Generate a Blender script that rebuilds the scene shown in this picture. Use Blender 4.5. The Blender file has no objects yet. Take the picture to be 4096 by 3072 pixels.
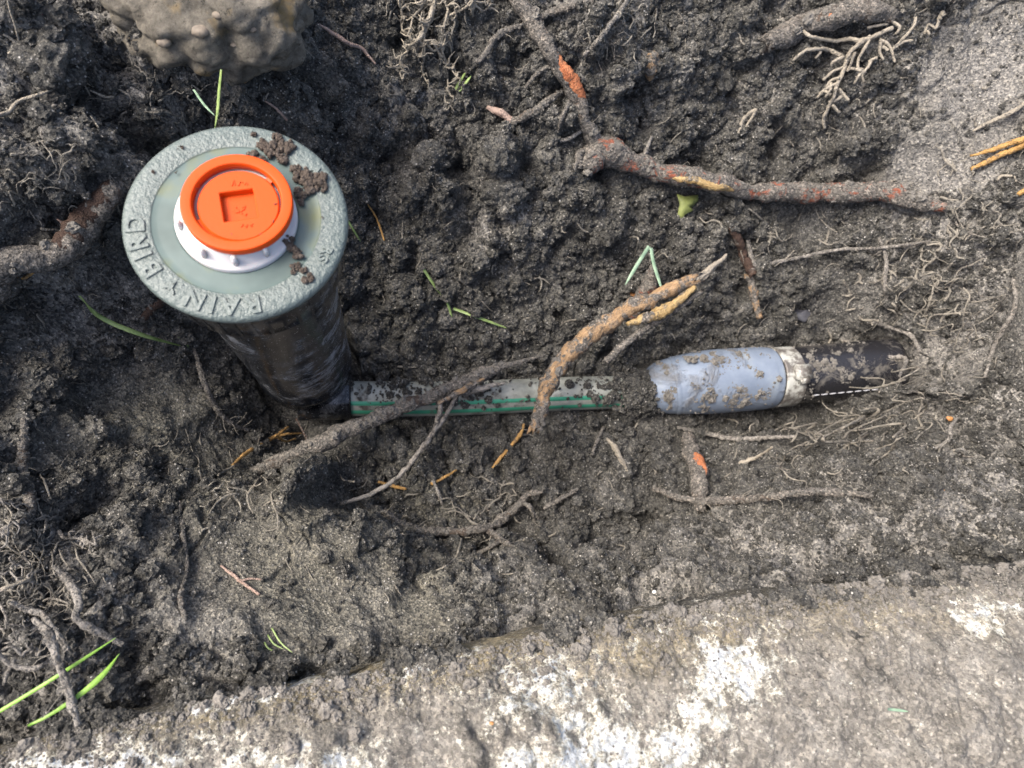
import bpy, bmesh, math, random
import numpy as np
from mathutils import Vector, Matrix, Euler

random.seed(7)
rng = np.random.default_rng(11)
MM = 0.001
S = bpy.context.scene
col = S.collection

# ------------------------------------------------------------------ camera
F_PX = 690.0                         # focal length in pixels of a 1024 px wide frame
NADIR = (400.0, 570.0)               # where the plumb line meets the picture
zc = np.array([-(NADIR[0] - 512), (NADIR[1] - 384), F_PX], float); zc /= np.linalg.norm(zc)
xc = np.array([1.0, 0, 0]); xc -= zc * (xc @ zc); xc /= np.linalg.norm(xc)
yc = np.cross(zc, xc)
W2C = np.array([xc, yc, zc])         # rows: world axes seen from the camera

def ray(px, py):
    """world direction of a picture point, one unit deep"""
    return W2C @ np.array([(px - 512) / F_PX, -(py - 384) / F_PX, -1.0])

CAP_Z = 150 * MM
CAP_DEPTH = 0.1825
cap_dir = ray(237.5, 219)
CAM = np.array([0, 0, CAP_Z - CAP_DEPTH * cap_dir[2]])
cam_data = bpy.data.cameras.new('camera')
cam = bpy.data.objects.new('camera', cam_data); col.objects.link(cam)
cam_data.sensor_width = 36; cam_data.lens = 36 * F_PX / 1024
cam_data.clip_start = 0.01; cam_data.clip_end = 50
M = Matrix(((W2C[0][0], W2C[0][1], W2C[0][2]), (W2C[1][0], W2C[1][1], W2C[1][2]), (W2C[2][0], W2C[2][1], W2C[2][2])))
cam.matrix_world = Matrix.Translation(CAM) @ M.to_4x4()
cam_data.dof.use_dof = True
cam_data.dof.focus_distance = 0.25
cam_data.dof.aperture_fstop = 18
S.camera = cam

# ------------------------------------------------------------------ light
SUN_EL, SUN_AZ = math.radians(52), math.radians(-78)      # from the left, over the sprinkler
w = bpy.data.worlds.new('World'); S.world = w; w.use_nodes = True
nt = w.node_tree
sky = nt.nodes.new('ShaderNodeTexSky'); sky.sky_type = 'NISHITA'; sky.sun_disc = False
sky.sun_elevation = SUN_EL; sky.sun_rotation = SUN_AZ; sky.dust_density = 5; sky.air_density = 0.7; sky.ozone_density = 0.4
bg = nt.nodes['Background']; bg.inputs['Strength'].default_value = 0.15
nt.links.new(sky.outputs[0], bg.inputs['Color'])
sun_d = bpy.data.lights.new('sun', 'SUN'); sun_d.energy = 1.5; sun_d.angle = math.radians(28); sun_d.color = (1, .97, .92)
sun = bpy.data.objects.new('sun', sun_d); col.objects.link(sun)
sd = Vector((math.sin(SUN_AZ) * math.cos(SUN_EL), math.cos(SUN_AZ) * math.cos(SUN_EL), math.sin(SUN_EL)))
sun.rotation_euler = sd.to_track_quat('Z', 'Y').to_euler()
S.view_settings.view_transform = 'Standard'; S.view_settings.look = 'None'
S.view_settings.gamma = 1; S.view_settings.exposure = 1.48
S.render.engine = 'CYCLES'

# ------------------------------------------------------------------ noise in numpy
PERM = rng.permutation(4096).astype(np.int64)
GRAD = rng.normal(size=(4096, 3)); GRAD /= np.linalg.norm(GRAD, axis=1)[:, None]
GRAD = GRAD.astype(np.float32)
RND3 = rng.random((4096, 3)).astype(np.float32)

def hsh(i, j, k):
    return PERM[(PERM[(PERM[i & 4095] + j) & 4095] + k) & 4095]

def perlin(P, scale, off=0.0):
    """gradient noise of points P (n,3) in metres, feature size scale in mm"""
    Q = (P / (scale * MM) + off + 500.0).astype(np.float32)
    I = np.floor(Q).astype(np.int64); f = Q - I
    u = f * f * f * (f * (f * 6 - 15) + 10)
    out = np.zeros(len(P), np.float32)
    for a in (0, 1):
        for b in (0, 1):
            for c in (0, 1):
                g = GRAD[hsh(I[:, 0] + a, I[:, 1] + b, I[:, 2] + c)]
                d = (f[:, 0] - a) * g[:, 0] + (f[:, 1] - b) * g[:, 1] + (f[:, 2] - c) * g[:, 2]
                wt = (u[:, 0] if a else 1 - u[:, 0]) * (u[:, 1] if b else 1 - u[:, 1]) * (u[:, 2] if c else 1 - u[:, 2])
                out += d * wt
    return out * 1.6

def fbm(P, scale, oct=3, off=0.0):
    o = 0; a = 1.0; s = 0
    for k in range(oct):
        o = o + a * perlin(P, scale / 2 ** k, off + 13.7 * k); s += a; a *= .55
    return o / s

def worley(P, scale, off=0.0):
    """distance to the nearest and second nearest feature point, 0..~1"""
    Q = (P / (scale * MM) + off + 500.0).astype(np.float32)
    I = np.floor(Q).astype(np.int64); f = Q - I
    d1 = np.full(len(P), 9.0, np.float32); d2 = d1.copy()
    for a in (-1, 0, 1):
        for b in (-1, 0, 1):
            for c in (-1, 0, 1):
                r = RND3[hsh(I[:, 0] + a, I[:, 1] + b, I[:, 2] + c)]
                d = (f[:, 0] - a - r[:, 0]) ** 2 + (f[:, 1] - b - r[:, 1]) ** 2 + (f[:, 2] - c - r[:, 2]) ** 2
                n = d < d1
                d2 = np.where(n, d1, np.minimum(d2, d)); d1 = np.where(n, d, d1)
    return np.sqrt(d1), np.sqrt(d2)

def lump(P, scale, off=0.0):
    a, b = worley(P, scale, off)
    return np.clip(1 - a * a * 1.6, -0.4, 1)

def sstep(a, b, x):
    t = np.clip((x - a) / (b - a), 0, 1); return t * t * (3 - 2 * t)

# ------------------------------------------------------------------ materials
class NB:
    def __init__(self, name, world=False):
        self.m = bpy.data.materials.new(name); self.m.use_nodes = True
        self.t = self.m.node_tree; self.b = self.t.nodes['Principled BSDF']
        tc = self.t.nodes.new('ShaderNodeTexCoord'); self.co = tc.outputs['Object']
        if world: self.co = self.t.nodes.new('ShaderNodeNewGeometry').outputs['Position']
    def n(self, typ, **kw):
        o = self.t.nodes.new(typ)
        for k, v in kw.items(): setattr(o, k, v)
        return o
    def L(self, a, b): self.t.links.new(a, b)
    def noise(self, scale, detail=4, rough=.6, co=None, dist=0):
        o = self.n('ShaderNodeTexNoise'); o.inputs['Scale'].default_value = scale
        o.inputs['Detail'].default_value = detail; o.inputs['Roughness'].default_value = rough
        o.inputs['Distortion'].default_value = dist
        self.L(co or self.co, o.inputs['Vector']); return o.outputs['Fac']
    def voro(self, scale, feature='F1', co=None, out='Distance'):
        o = self.n('ShaderNodeTexVoronoi', feature=feature); o.inputs['Scale'].default_value = scale
        self.L(co or self.co, o.inputs['Vector']); return o.outputs[out]
    def ramp(self, fac, stops):
        o = self.n('ShaderNodeValToRGB'); e = o.color_ramp.elements
        while len(e) < len(stops): e.new(0.5)
        for k, (p, c) in enumerate(stops):
            e[k].position = p; e[k].color = (*c, 1) if len(c) == 3 else c
        self.L(fac, o.inputs[0]); return o.outputs[0]
    def mr(self, fac, a, b, c=0, d=1):
        o = self.n('ShaderNodeMapRange'); self.L(fac, o.inputs[0])
        for k, v in zip((1, 2, 3, 4), (a, b, c, d)): o.inputs[k].default_value = v
        return o.outputs[0]
    def mix(self, fac, a, b, blend='MIX'):
        o = self.n('ShaderNodeMix', data_type='RGBA', blend_type=blend)
        if isinstance(fac, (int, float)): o.inputs[0].default_value = fac
        else: self.L(fac, o.inputs[0])
        for k, v in ((6, a), (7, b)):
            if isinstance(v, tuple): o.inputs[k].default_value = (*v, 1)
            else: self.L(v, o.inputs[k])
        return o.outputs[2]
    def math(self, op, a, b=0.0):
        o = self.n('ShaderNodeMath', operation=op)
        for k, v in ((0, a), (1, b)):
            if isinstance(v, (int, float)): o.inputs[k].default_value = v
            else: self.L(v, o.inputs[k])
        return o.outputs[0]
    def attr(self, name):
        o = self.n('ShaderNodeAttribute'); o.attribute_name = name; return o.outputs['Fac']
    def stretch(self, sx, sy, sz):
        o = self.n('ShaderNodeMapping'); self.L(self.co, o.inputs[0]); o.inputs['Scale'].default_value = (sx, sy, sz)
        return o.outputs[0]
    def bump(self, h, dist, strength=1.0, prev=None):
        o = self.n('ShaderNodeBump'); o.inputs['Strength'].default_value = strength; o.inputs['Distance'].default_value = dist
        self.L(h, o.inputs['Height'])
        if prev: self.L(prev, o.inputs['Normal'])
        self.L(o.outputs[0], self.b.inputs['Normal']); return o.outputs[0]
    def col(self, v):
        if isinstance(v, tuple): self.b.inputs['Base Color'].default_value = (*v, 1)
        else: self.L(v, self.b.inputs['Base Color'])
    def rough(self, v):
        if isinstance(v, (int, float)): self.b.inputs['Roughness'].default_value = v
        else: self.L(v, self.b.inputs['Roughness'])
    def spec(self, v): self.b.inputs['Specular IOR Level'].default_value = v

def soil_colour(nb, attrs=True):
    """moist dark loam that also carries painted trench shade, with pale sand grains; returns a colour socket"""
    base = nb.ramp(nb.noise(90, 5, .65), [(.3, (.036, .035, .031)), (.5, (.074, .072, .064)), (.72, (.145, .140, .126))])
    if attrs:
        dry_lit = nb.ramp(nb.noise(160, 5, .7), [(.3, (.160, .153, .140)), (.7, (.31, .297, .270))])
        base = nb.mix(nb.attr('dry_lit'), base, dry_lit)  # paler banks: dry soil plus painted light; the dark base keeps the trench shaded
        olive = nb.ramp(nb.noise(120, 4, .6), [(.3, (.105, .100, .080)), (.7, (.180, .171, .138))])
        base = nb.mix(nb.attr('packed'), base, olive)
    g = nb.n('ShaderNodeTexVoronoi'); g.inputs['Scale'].default_value = 1250; nb.L(nb.co, g.inputs['Vector'])
    sep = nb.n('ShaderNodeSeparateColor'); nb.L(g.outputs['Color'], sep.inputs[0])
    each = nb.ramp(sep.outputs[2], [(0, (.45, .45, .46)), (.5, (.95, .95, .95)), (.85, (1.5, 1.47, 1.42)), (1, (1.9, 1.85, 1.75))])
    base = nb.mix(1.0, base, each, 'MULTIPLY')
    grain = nb.math('MULTIPLY', nb.mr(sep.outputs[0], .84, .93), nb.mr(g.outputs['Distance'], .55, .30))
    gc = nb.ramp(sep.outputs[1], [(.0, (.22, .21, .20)), (.6, (.38, .36, .32)), (.9, (.55, .52, .46)), (1, (.70, .68, .64))])
    amt = nb.math('MULTIPLY', grain, nb.mr(nb.noise(60, 3, .6), .35, .6, .35, 1.0))
    return nb.mix(amt, base, gc), g.outputs['Distance']

def mat_soil(name='soil', attrs=True):
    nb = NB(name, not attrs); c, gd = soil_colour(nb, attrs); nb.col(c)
    nb.rough(nb.mr(nb.noise(300, 3), .3, .7, .55, .95)); nb.spec(.35)
    b = nb.bump(nb.noise(600, 7, .8), .0016, 1.0)
    nb.bump(gd, .0005, 1.0, b)
    return nb.m

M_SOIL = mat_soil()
M_CRUMB = mat_soil('soil_crumb', False)

def mat_bark(name, bark, flesh, cover, crust=(.075, .069, .060), crust2=(.185, .170, .148), coarse=330):
    """root skin partly hidden under stuck earth; cover 0..1 is how much earth"""
    nb = NB(name)
    ga = nb.n('ShaderNodeAttribute'); ga.attribute_name = 'grain'
    oi = nb.n('ShaderNodeVectorMath', operation='ADD'); nb.L(ga.outputs['Vector'], oi.inputs[0]); nb.L(nb.co, oi.inputs[1])
    gn = nb.noise(coarse * 3, 5, .7, ga.outputs['Vector'])
    b = nb.ramp(gn, [(.3, bark), (.52, tuple(.5 * (x + y) for x, y in zip(bark, flesh))), (.68, flesh)])
    e = nb.ramp(nb.noise(900, 4, .7), [(.3, crust), (.7, crust2)])
    vg = nb.n('ShaderNodeTexVoronoi'); vg.inputs['Scale'].default_value = 1400; nb.L(nb.co, vg.inputs['Vector'])
    vs_ = nb.n('ShaderNodeSeparateColor'); nb.L(vg.outputs['Color'], vs_.inputs[0])
    e = nb.mix(1.0, e, nb.ramp(vs_.outputs[0], [(0, (.4, .4, .4)), (.5, (.9, .9, .9)), (.9, (1.6, 1.55, 1.5)), (1, (2.2, 2.1, 2.0))]), 'MULTIPLY')
    k = .5 + (cover - .5) * .5
    fac = nb.mr(nb.noise(110, 6, .75, dist=.6), 1 - k - .04, 1 - k + .04, 0, 1)
    nb.col(nb.mix(fac, b, e)); nb.rough(.8); nb.spec(.3)
    n0 = nb.bump(gn, .0005, .7)
    n1 = nb.bump(nb.noise(1000, 6, .8), .0009, .9, n0)
    nb.bump(vg.outputs['Distance'], .0005, .8, nb.bump(fac, .0004, .5, n1))
    return nb.m

M_ROOT_DARK = mat_bark('root_earth_crusted', (.05, .035, .028), (.12, .085, .06), .72)
M_ROOT_RED = mat_bark('root_red_bark', (.10, .045, .030), (.42, .12, .06), .66)
M_ROOT_ORANGE = mat_bark('root_bare_orange', (.34, .10, .04), (.58, .24, .11), .34)
M_STICK = mat_bark('stick_orange_bark', (.20, .12, .06), (.50, .34, .19), .52)
M_WOOD = mat_bark('split_wood', (.26, .16, .055), (.48, .36, .18), .38)
M_PALE = mat_bark('rootlet_pale', (.24, .21, .16), (.42, .375, .30), .34)
M_PINK = mat_bark('rootlet_pinkish', (.28, .19, .15), (.45, .34, .28), .15)
M_YELLOW = mat_bark('rootlet_yellow', (.34, .19, .06), (.50, .31, .12), .25)
M_GREYROOT = mat_bark('rootlet_grey', (.20, .185, .16), (.36, .33, .29), .45)
M_BROWN = mat_bark('root_brown_skin', (.045, .028, .020), (.075, .045, .032), .25)

M_HAIR = mat_bark('root_hair', (.19, .172, .14), (.36, .33, .27), .38)
def mat_grass(name, a, b):
    nb = NB(name); nb.col(nb.ramp(nb.noise(260, 5, .7), [(.3, a), (.6, b), (.68, b), (.76, (.16, .12, .06))])); nb.rough(.45)
    nb.bump(nb.noise(900, 3), .0003, .5)
    nb.b.inputs['Subsurface Weight'].default_value = 0.0
    return nb.m
M_GRASS = mat_grass('grass_bright', (.12, .26, .025), (.22, .38, .055))
M_GRASS_DULL = mat_grass('grass_dull', (.12, .18, .05), (.24, .32, .11))
M_GRASS_BLUE = mat_grass('grass_bluish', (.12, .20, .13), (.24, .34, .23))

# ------------------------------------------------------------------ object helpers
def mesh_obj(name, verts, faces, mat=None, parent=None, smooth=True):
    me = bpy.data.meshes.new(name)
    if isinstance(verts, np.ndarray) and isinstance(faces, np.ndarray):
        nv, nf, k = len(verts), len(faces), faces.shape[1]
        me.vertices.add(nv); me.vertices.foreach_set('co', verts.astype(np.float32).ravel())
        me.loops.add(nf * k); me.loops.foreach_set('vertex_index', faces.astype(np.int32).ravel())
        me.polygons.add(nf); me.polygons.foreach_set('loop_start', np.arange(0, nf * k, k, dtype=np.int32))
        me.update(calc_edges=True)
    else:
        me.from_pydata([tuple(v) for v in verts], [], [tuple(f) for f in faces])
    if smooth: me.polygons.foreach_set('use_smooth', np.ones(len(me.polygons), bool))
    if mat: me.materials.append(mat)
    me.validate(); me.update()
    o = bpy.data.objects.new(name, me); col.objects.link(o)
    if parent:
        o.parent = parent
        o.matrix_parent_inverse = Matrix.Translation(-parent.location)
    return o

def empty(name, loc=(0, 0, 0)):
    o = bpy.data.objects.new(name, None); col.objects.link(o); o.location = loc
    o.empty_display_size = .005; return o

def tag(o, label=None, cat=None, group=None, kind=None):
    for k, v in (('label', label), ('category', cat), ('group', group), ('kind', kind)):
        if v: o[k] = v
    return o

def fattr(o, name, arr):
    a = o.data.attributes.new(name, 'FLOAT', 'POINT'); a.data.foreach_set('value', arr.astype(np.float32))

# ------------------------------------------------------------------ the dug hole: measured heights (picture place, mm above the pipe)
CTRL = [
 (300,380,-8),(350,440,-8),(400,355,-5),(400,428,-9),(450,330,6),(460,435,-7),(500,360,-3),(520,432,-6),(560,340,2),(600,350,0),(600,432,-6),(645,395,-6),
 (700,325,3),(700,435,-4),(760,330,8),(780,440,-2),(830,325,8),(830,440,6),(880,370,8),(900,374,32),(870,310,22),(930,360,42),(910,420,28),(975,400,48),
 (400,290,14),(450,260,24),(500,250,30),(500,200,44),(500,150,56),(500,100,62),(500,40,78),(500,-20,92),(420,60,70),(420,150,52),(400,220,34),
 (600,290,16),(600,250,26),(600,200,42),(600,150,54),(600,80,74),(600,0,90),(700,280,20),(700,220,34),(700,150,50),(700,80,66),(700,0,84),
 (800,280,24),(800,230,32),(800,170,46),(800,100,62),(800,0,84),(900,260,42),(900,200,56),(900,120,72),(900,50,88),(900,-20,100),
 (1024,0,108),(1024,100,97),(1024,200,84),(980,280,58),(1024,330,66),(1024,420,66),
 (380,100,64),(330,40,82),(330,160,60),(300,80,88),(220,90,104),(100,100,112),(0,0,122),(0,100,118),(100,20,116),(0,200,110),(100,180,104),(60,260,92),(110,260,84),
 (0,300,86),(0,340,74),(240,200,50),(240,280,30),(160,280,52),(120,320,50),(50,350,62),(170,350,38),(220,380,16),(160,400,36),(100,420,48),(0,420,68),
 (50,500,66),(0,560,78),(120,500,52),(180,470,40),(200,520,52),(250,430,6),(270,470,12),(230,480,34),(250,530,50),(300,560,56),(320,500,26),(300,470,8),
 (250,600,68),(350,600,64),(340,525,40),(330,560,56),(380,560,48),(420,578,48),(500,600,56),(470,575,40),(550,590,52),
 (400,500,-2),(430,530,4),(480,545,6),(380,470,-8),(450,480,-8),(550,520,2),(550,470,-6),(600,560,24),(620,500,6),(620,585,52),(600,600,60),
 (680,500,14),(680,550,40),(720,470,6),(740,500,32),(760,550,58),(800,480,42),(800,560,74),(850,450,40),(900,450,48),(900,520,76),(960,470,62),(1010,500,82),
 (295,466,50),(322,510,52),(360,532,52),(396,556,52),(440,571,52),(488,581,54),(534,576,56),(600,572,54),(665,566,52),
 (316,460,4),(342,498,2),(378,514,0),(408,534,0),(446,550,2),(490,560,4),(532,555,6),(596,550,8),(655,545,14),
 (100,600,80),(0,620,84),(0,700,86),(0,770,86),(150,670,84),(300,640,78),(450,630,74),(600,615,78),(800,585,86),(1000,565,98),
 (200,760,86),(400,760,86),(700,760,86),(1000,760,90),(1100,620,100),
]
cp = []
for px, py, z in CTRL:
    d = ray(px, py); t = (z * MM - CAM[2]) / d[2]; p = CAM + t * d; cp.append((p[0], p[1], z * MM))
for x in np.linspace(-.34, .38, 7):
    for y in (-.24, .36):
        cp.append((x, y, .118))
for y in np.linspace(-.14, .28, 4):
    cp.append((-.34, y, .118)); cp.append((.38, y, .118))
cp = np.array(cp)

def tps(c, x, y, lam=2e-5):
    n = len(c); s = 100.0
    X = c[:, 0] * s; Y = c[:, 1] * s
    def U(r2): return np.where(r2 > 1e-9, .5 * r2 * np.log(np.maximum(r2, 1e-9)), 0)
    K = U((X[:, None] - X) ** 2 + (Y[:, None] - Y) ** 2) + np.eye(n) * 0.06
    Pm = np.c_[np.ones(n), X, Y]
    A = np.zeros((n + 3, n + 3)); A[:n, :n] = K; A[:n, n:] = Pm; A[n:, :n] = Pm.T
    sol = np.linalg.solve(A, np.r_[c[:, 2] * 1000, 0, 0, 0])
    sh = x.shape; x = x.ravel() * s; y = y.ravel() * s
    out = np.empty(len(x))
    for a in range(0, len(x), 20000):
        b = slice(a, a + 20000)
        out[b] = U((x[b, None] - X) ** 2 + (y[b, None] - Y) ** 2) @ sol[:n] + sol[n] + sol[n + 1] * x[b] + sol[n + 2] * y[b]
    return out.reshape(sh) * MM

X0, X1, Y0, Y1 = -.245, .275, -.150, .265
CS = .003
gx = np.arange(X0 - .01, X1 + .011, CS); gy = np.arange(Y0 - .01, Y1 + .011, CS)
GXX, GYY = np.meshgrid(gx, gy)
HG = np.clip(tps(cp, GXX, GYY), -.012, .132)
def bilerp(G, gx0, gy0, st, x, y):
    u = np.clip((x - gx0) / st, 0, G.shape[1] - 1.001); v = np.clip((y - gy0) / st, 0, G.shape[0] - 1.001)
    i = u.astype(int); j = v.astype(int); u = u - i; v = v - j
    return (G[j, i] * (1 - u) + G[j, i + 1] * u) * (1 - v) + (G[j + 1, i] * (1 - u) + G[j + 1, i + 1] * u) * v

STEP = .00047
fx = np.arange(X0, X1, STEP); fy = np.arange(Y0, Y1, STEP)
FX, FY = np.meshgrid(fx, fy)
Z0 = bilerp(HG, gx[0], gy[0], CS, FX, FY)
for _ in range(3):   # soften the cells of the coarse grid
    Z0[1:-1, 1:-1] = (Z0[1:-1, 1:-1] * 2 + Z0[:-2, 1:-1] + Z0[2:, 1:-1] + Z0[1:-1, :-2] + Z0[1:-1, 2:]) / 6
dzy, dzx = np.gradient(Z0, STEP)
N = np.stack([-dzx, -dzy, np.ones_like(Z0)], -1); N /= np.linalg.norm(N, axis=-1)[..., None]
N = N.reshape(-1, 3).astype(np.float32)
P = np.stack([FX, FY, Z0], -1).reshape(-1, 3)

def world_blob(px, py, z, r):
    d = ray(px, py); p = CAM + (z * MM - CAM[2]) / d[2] * d
    return np.exp(-(((P[:, 0] - p[0]) ** 2 + (P[:, 1] - p[1]) ** 2) / (r * MM) ** 2))
smooth = np.zeros(len(P)); dry_lit = np.zeros(len(P)); packed = np.zeros(len(P))
for b in [(270,550,56,30),(330,592,62,24),(220,580,64,20),(420,608,60,12),(1000,60,100,30),(960,150,82,22),(860,290,35,14),(850,190,70,14),(150,400,40,18),(200,440,38,14),(60,440,60,8)]:
    smooth = np.maximum(smooth, world_blob(*b))
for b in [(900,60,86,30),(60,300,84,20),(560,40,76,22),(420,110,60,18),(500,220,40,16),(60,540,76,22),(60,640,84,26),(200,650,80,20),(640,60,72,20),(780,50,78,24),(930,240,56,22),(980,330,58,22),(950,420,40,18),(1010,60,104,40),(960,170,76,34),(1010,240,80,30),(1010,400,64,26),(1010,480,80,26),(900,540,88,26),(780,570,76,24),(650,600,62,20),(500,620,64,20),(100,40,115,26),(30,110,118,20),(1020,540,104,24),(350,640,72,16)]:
    dry_lit = np.maximum(dry_lit, world_blob(*b) * .85)  # pale blobs stand for dry soil and for light painted on the banks
for b in [(290,560,58,30),(200,470,44,26),(150,420,46,26),(420,590,55,20),(450,480,0,26),(330,610,64,22)]:
    packed = np.maximum(packed, world_blob(*b) * .8)

# the kerb's soil edge (picture places and heights)
def at(px, py, z):
    """place in the hole: picture point at a height (mm)"""
    d = ray(px, py); return CAM + (z * MM - CAM[2]) / d[2] * d
KERB = [(-60, 762, 96), (0, 746, 96), (100, 723, 96), (200, 702, 95), (320, 677, 94), (430, 655, 93), (540, 632, 92), (640, 612, 93), (760, 592, 97), (860, 580, 101), (940, 570, 104), (1030, 562, 106), (1100, 556, 108)]
KE = np.array([at(*q) for q in KERB])
kd = np.full(len(P), 1.0)
for a_, b_ in zip(KE[:-1], KE[1:]):
    ab = (b_ - a_)[:2]; t_ = np.clip(((P[:, :2] - a_[:2]) @ ab) / (ab @ ab), 0, 1)
    kd = np.minimum(kd, np.hypot(P[:, 0] - a_[0] - t_ * ab[0], P[:, 1] - a_[1] - t_ * ab[1]))
kerb_gap = np.exp(-(kd / .0055) ** 2) * sstep(-.15, .35, fbm(P, 20, 2, 17.0))
def hit0(px, py):
    d = ray(px, py); t = .10
    while t < .5:
        p = CAM + t * d
        if p[2] < float(bilerp(HG, gx[0], gy[0], CS, np.array([p[0]]), np.array([p[1]]))[0]): break
        t += .002
    return p
# clods that stand proud and pits between them, as the photograph has them (px, py, radius mm, height mm)
FORM = np.zeros(len(P))
for x_, y_, r_, h_ in [(497,152,6.5,6),(506,190,8,7),(440,212,8,6),(418,185,8,6),(395,118,9,6),(470,262,6,4),(560,188,6,5),(620,62,10,8),(588,28,10,7),(690,62,12,8),(735,38,9,6),(322,72,8,6),
        (58,52,9,7),(150,98,7,6),(35,168,8,6),(352,182,7,5),(655,300,5,4),(422,335,5,4),(550,125,7,5),(780,105,8,5),(845,150,6,5),(710,250,6,4),(760,270,6,4),(600,330,5,4),(380,250,6,5),(395,300,5,4),(520,300,6,4),(600,235,6,4),
        (395,450,6,4),(470,455,7,5),(560,450,7,6),(610,460,6,5),(520,490,6,4),(440,495,6,4),(660,470,6,4),(850,480,7,5),(760,500,7,5),(930,500,6,4),(80,430,8,5),(40,380,7,5),(130,545,6,5),(170,610,6,4),(250,650,6,4),(350,640,6,4),(560,600,6,4),(700,580,6,4),(830,550,6,4),
        (15,60,8,6),(95,150,7,5),(18,250,7,5),(480,60,8,5),(430,60,7,5),(930,130,8,3)]:
    p_ = hit0(x_, y_); d_ = np.hypot(P[:, 0] - p_[0], (P[:, 1] - p_[1])) / (r_ * MM)
    FORM += h_ * np.exp(-(d_ * (1 + .25 * np.sin(np.arctan2(P[:, 1] - p_[1], P[:, 0] - p_[0]) * 3 + x_))) ** 4)
for x_, y_, r_, h_ in [(458,168,5,13),(470,195,4,12),(642,92,5,14),(650,122,5,14),(772,152,5,12),(343,132,4,10),(392,160,4,10),(872,172,5,10),(700,168,5,12),(120,62,5,12),(84,98,5,12),(55,318,5,11),(560,242,4,9),
        (470,235,4,9),(530,170,4,9),(600,175,4,10),(665,180,4,10),(735,90,5,12),(800,185,5,10),(835,230,5,8),(370,215,5,9),(410,260,4,8),(340,80,5,10),(20,120,5,12),(60,230,6,14),(25,210,5,12),(150,150,5,10),
        (545,560,5,9),(590,545,5,9),(480,545,5,9),(430,520,5,8),(300,440,5,8),(640,520,4,8),(560,475,4,8),(710,495,4,8),(875,455,4,9),(845,545,4,9),(200,560,3,5),(90,505,5,10),(40,470,5,10),(130,650,5,9),(400,655,4,8),(610,640-20,4,8),
        (665,240,4,8),(745,290,4,8),(560,320,4,8),(440,310,4,8),(500,225,3,8),(520,60,4,9),(560,90,4,9),(400,40,4,9)]:
    p_ = hit0(x_, y_); d_ = np.hypot(P[:, 0] - p_[0], (P[:, 1] - p_[1])) / (r_ * MM)
    FORM -= h_ * np.exp(-(d_ * (1 + .3 * np.sin(np.arctan2(P[:, 1] - p_[1], P[:, 0] - p_[0]) * 2 + y_))) ** 2)
# warp, then clods at four sizes
wv = np.stack([perlin(P, 9, 3.1), perlin(P, 9, 7.7), perlin(P, 9, 12.3)], -1)
Q = P + wv * .0022
rough = 1 - .80 * smooth
patch = sstep(-.35, .45, fbm(P, 34, 2, 5.5))
patch2 = sstep(-.3, .4, fbm(P, 17, 2, 21.5))
l1 = lump(Q, 17, 1.0); l2 = lump(Q, 7.5, 2.0); l3 = lump(Q, 3.4, 3.0); l4 = lump(Q + wv * .0006, 1.7, 4.0)
big = fbm(P, 40, 3, 9.0)
D = (big * 4.0
     + l1 * (2.2 + 5.4 * patch) + lump(Q, 28, 6.0) * 3.0 * patch2
     + l2 * (1.6 + 3.0 * patch2)
     + (l3 - .2) * (1.0 + .8 * patch)) * rough + l4 * .75 * (1 - .5 * smooth)
# cracks and deep pores
c1, c2 = worley(P + wv * .004, 24, 8.0)
crack = (1 - sstep(.015, .09, c2 - c1)) * sstep(.0, .5, fbm(P, 30, 2, 31.0) + .12)
pore = sstep(.42, .8, fbm(P, 11, 3, 40.0)) * rough
D -= crack * 3.5 * (.2 + .8 * rough) + pore * 9.0
D += perlin(P, 1.1, 60.0) * .3 + FORM * (.25 + .75 * rough) * (1 + .5 * fbm(Q, 12, 2, 90.))
D -= 12.0 * kerb_gap
D = (D - 4.0) * MM
lat = np.stack([perlin(P, 5, 71.), perlin(P, 5, 75.), np.zeros(len(P))], -1) * (1.1 * MM) * rough[:, None]
V = P + N * D[:, None] + lat

# keep the trench clear under the pipes: pushed down along their axes later (see PIPE lines)
def seg_push(V, a, b, r, soft):
    a = np.array(a); b = np.array(b); ab = b - a
    t = np.clip(((V[:, :2] - a[:2]) @ ab[:2]) / (ab[:2] @ ab[:2]), 0, 1)
    c = a + t[:, None] * ab
    d = np.linalg.norm(V[:, :2] - c[:, :2], axis=1)
    lim = c[:, 2] - r + (d / r) ** 2 * soft
    m = d < r * 1.5
    V[m, 2] = np.minimum(V[m, 2], lim[m] + .35 * np.maximum(0, V[m, 2] - lim[m]) * (d[m] > r))
def at(px, py, z):
    """place in the hole: picture point at a height (mm)"""
    d = ray(px, py); return CAM + (z * MM - CAM[2]) / d[2] * d
PIPE = [at(322, 398, 2), at(634, 394, 0)]
BLUE = [at(650, 386, 5), at(793, 376, 6), at(888, 367, 14)]
SX, SY = (CAM + CAP_DEPTH * cap_dir)[:2]          # sprinkler axis
seg_push(V, PIPE[0], PIPE[1], .0075, .004)
seg_push(V, BLUE[0] - np.array([0, 0, .004]), BLUE[1], .014, .006)
seg_push(V, BLUE[1], BLUE[2], .013, .014)
dc = np.hypot(V[:, 0] - SX, V[:, 1] - SY)
m = dc < .036
V[m, 2] = np.minimum(V[m, 2], np.where(dc[m] < .024, -.012, .016 + (dc[m] - .024) * 6.5))

ny, nx = FX.shape
idx = np.arange(nx * ny).reshape(ny, nx)
Fq = np.stack([idx[:-1, :-1], idx[:-1, 1:], idx[1:, 1:], idx[1:, :-1]], -1).reshape(-1, 4)
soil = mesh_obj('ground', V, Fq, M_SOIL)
tag(soil, 'dark crumbly soil of the dug hole', kind='structure')
fattr(soil, 'dry_lit', dry_lit); fattr(soil, 'packed', packed)

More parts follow.
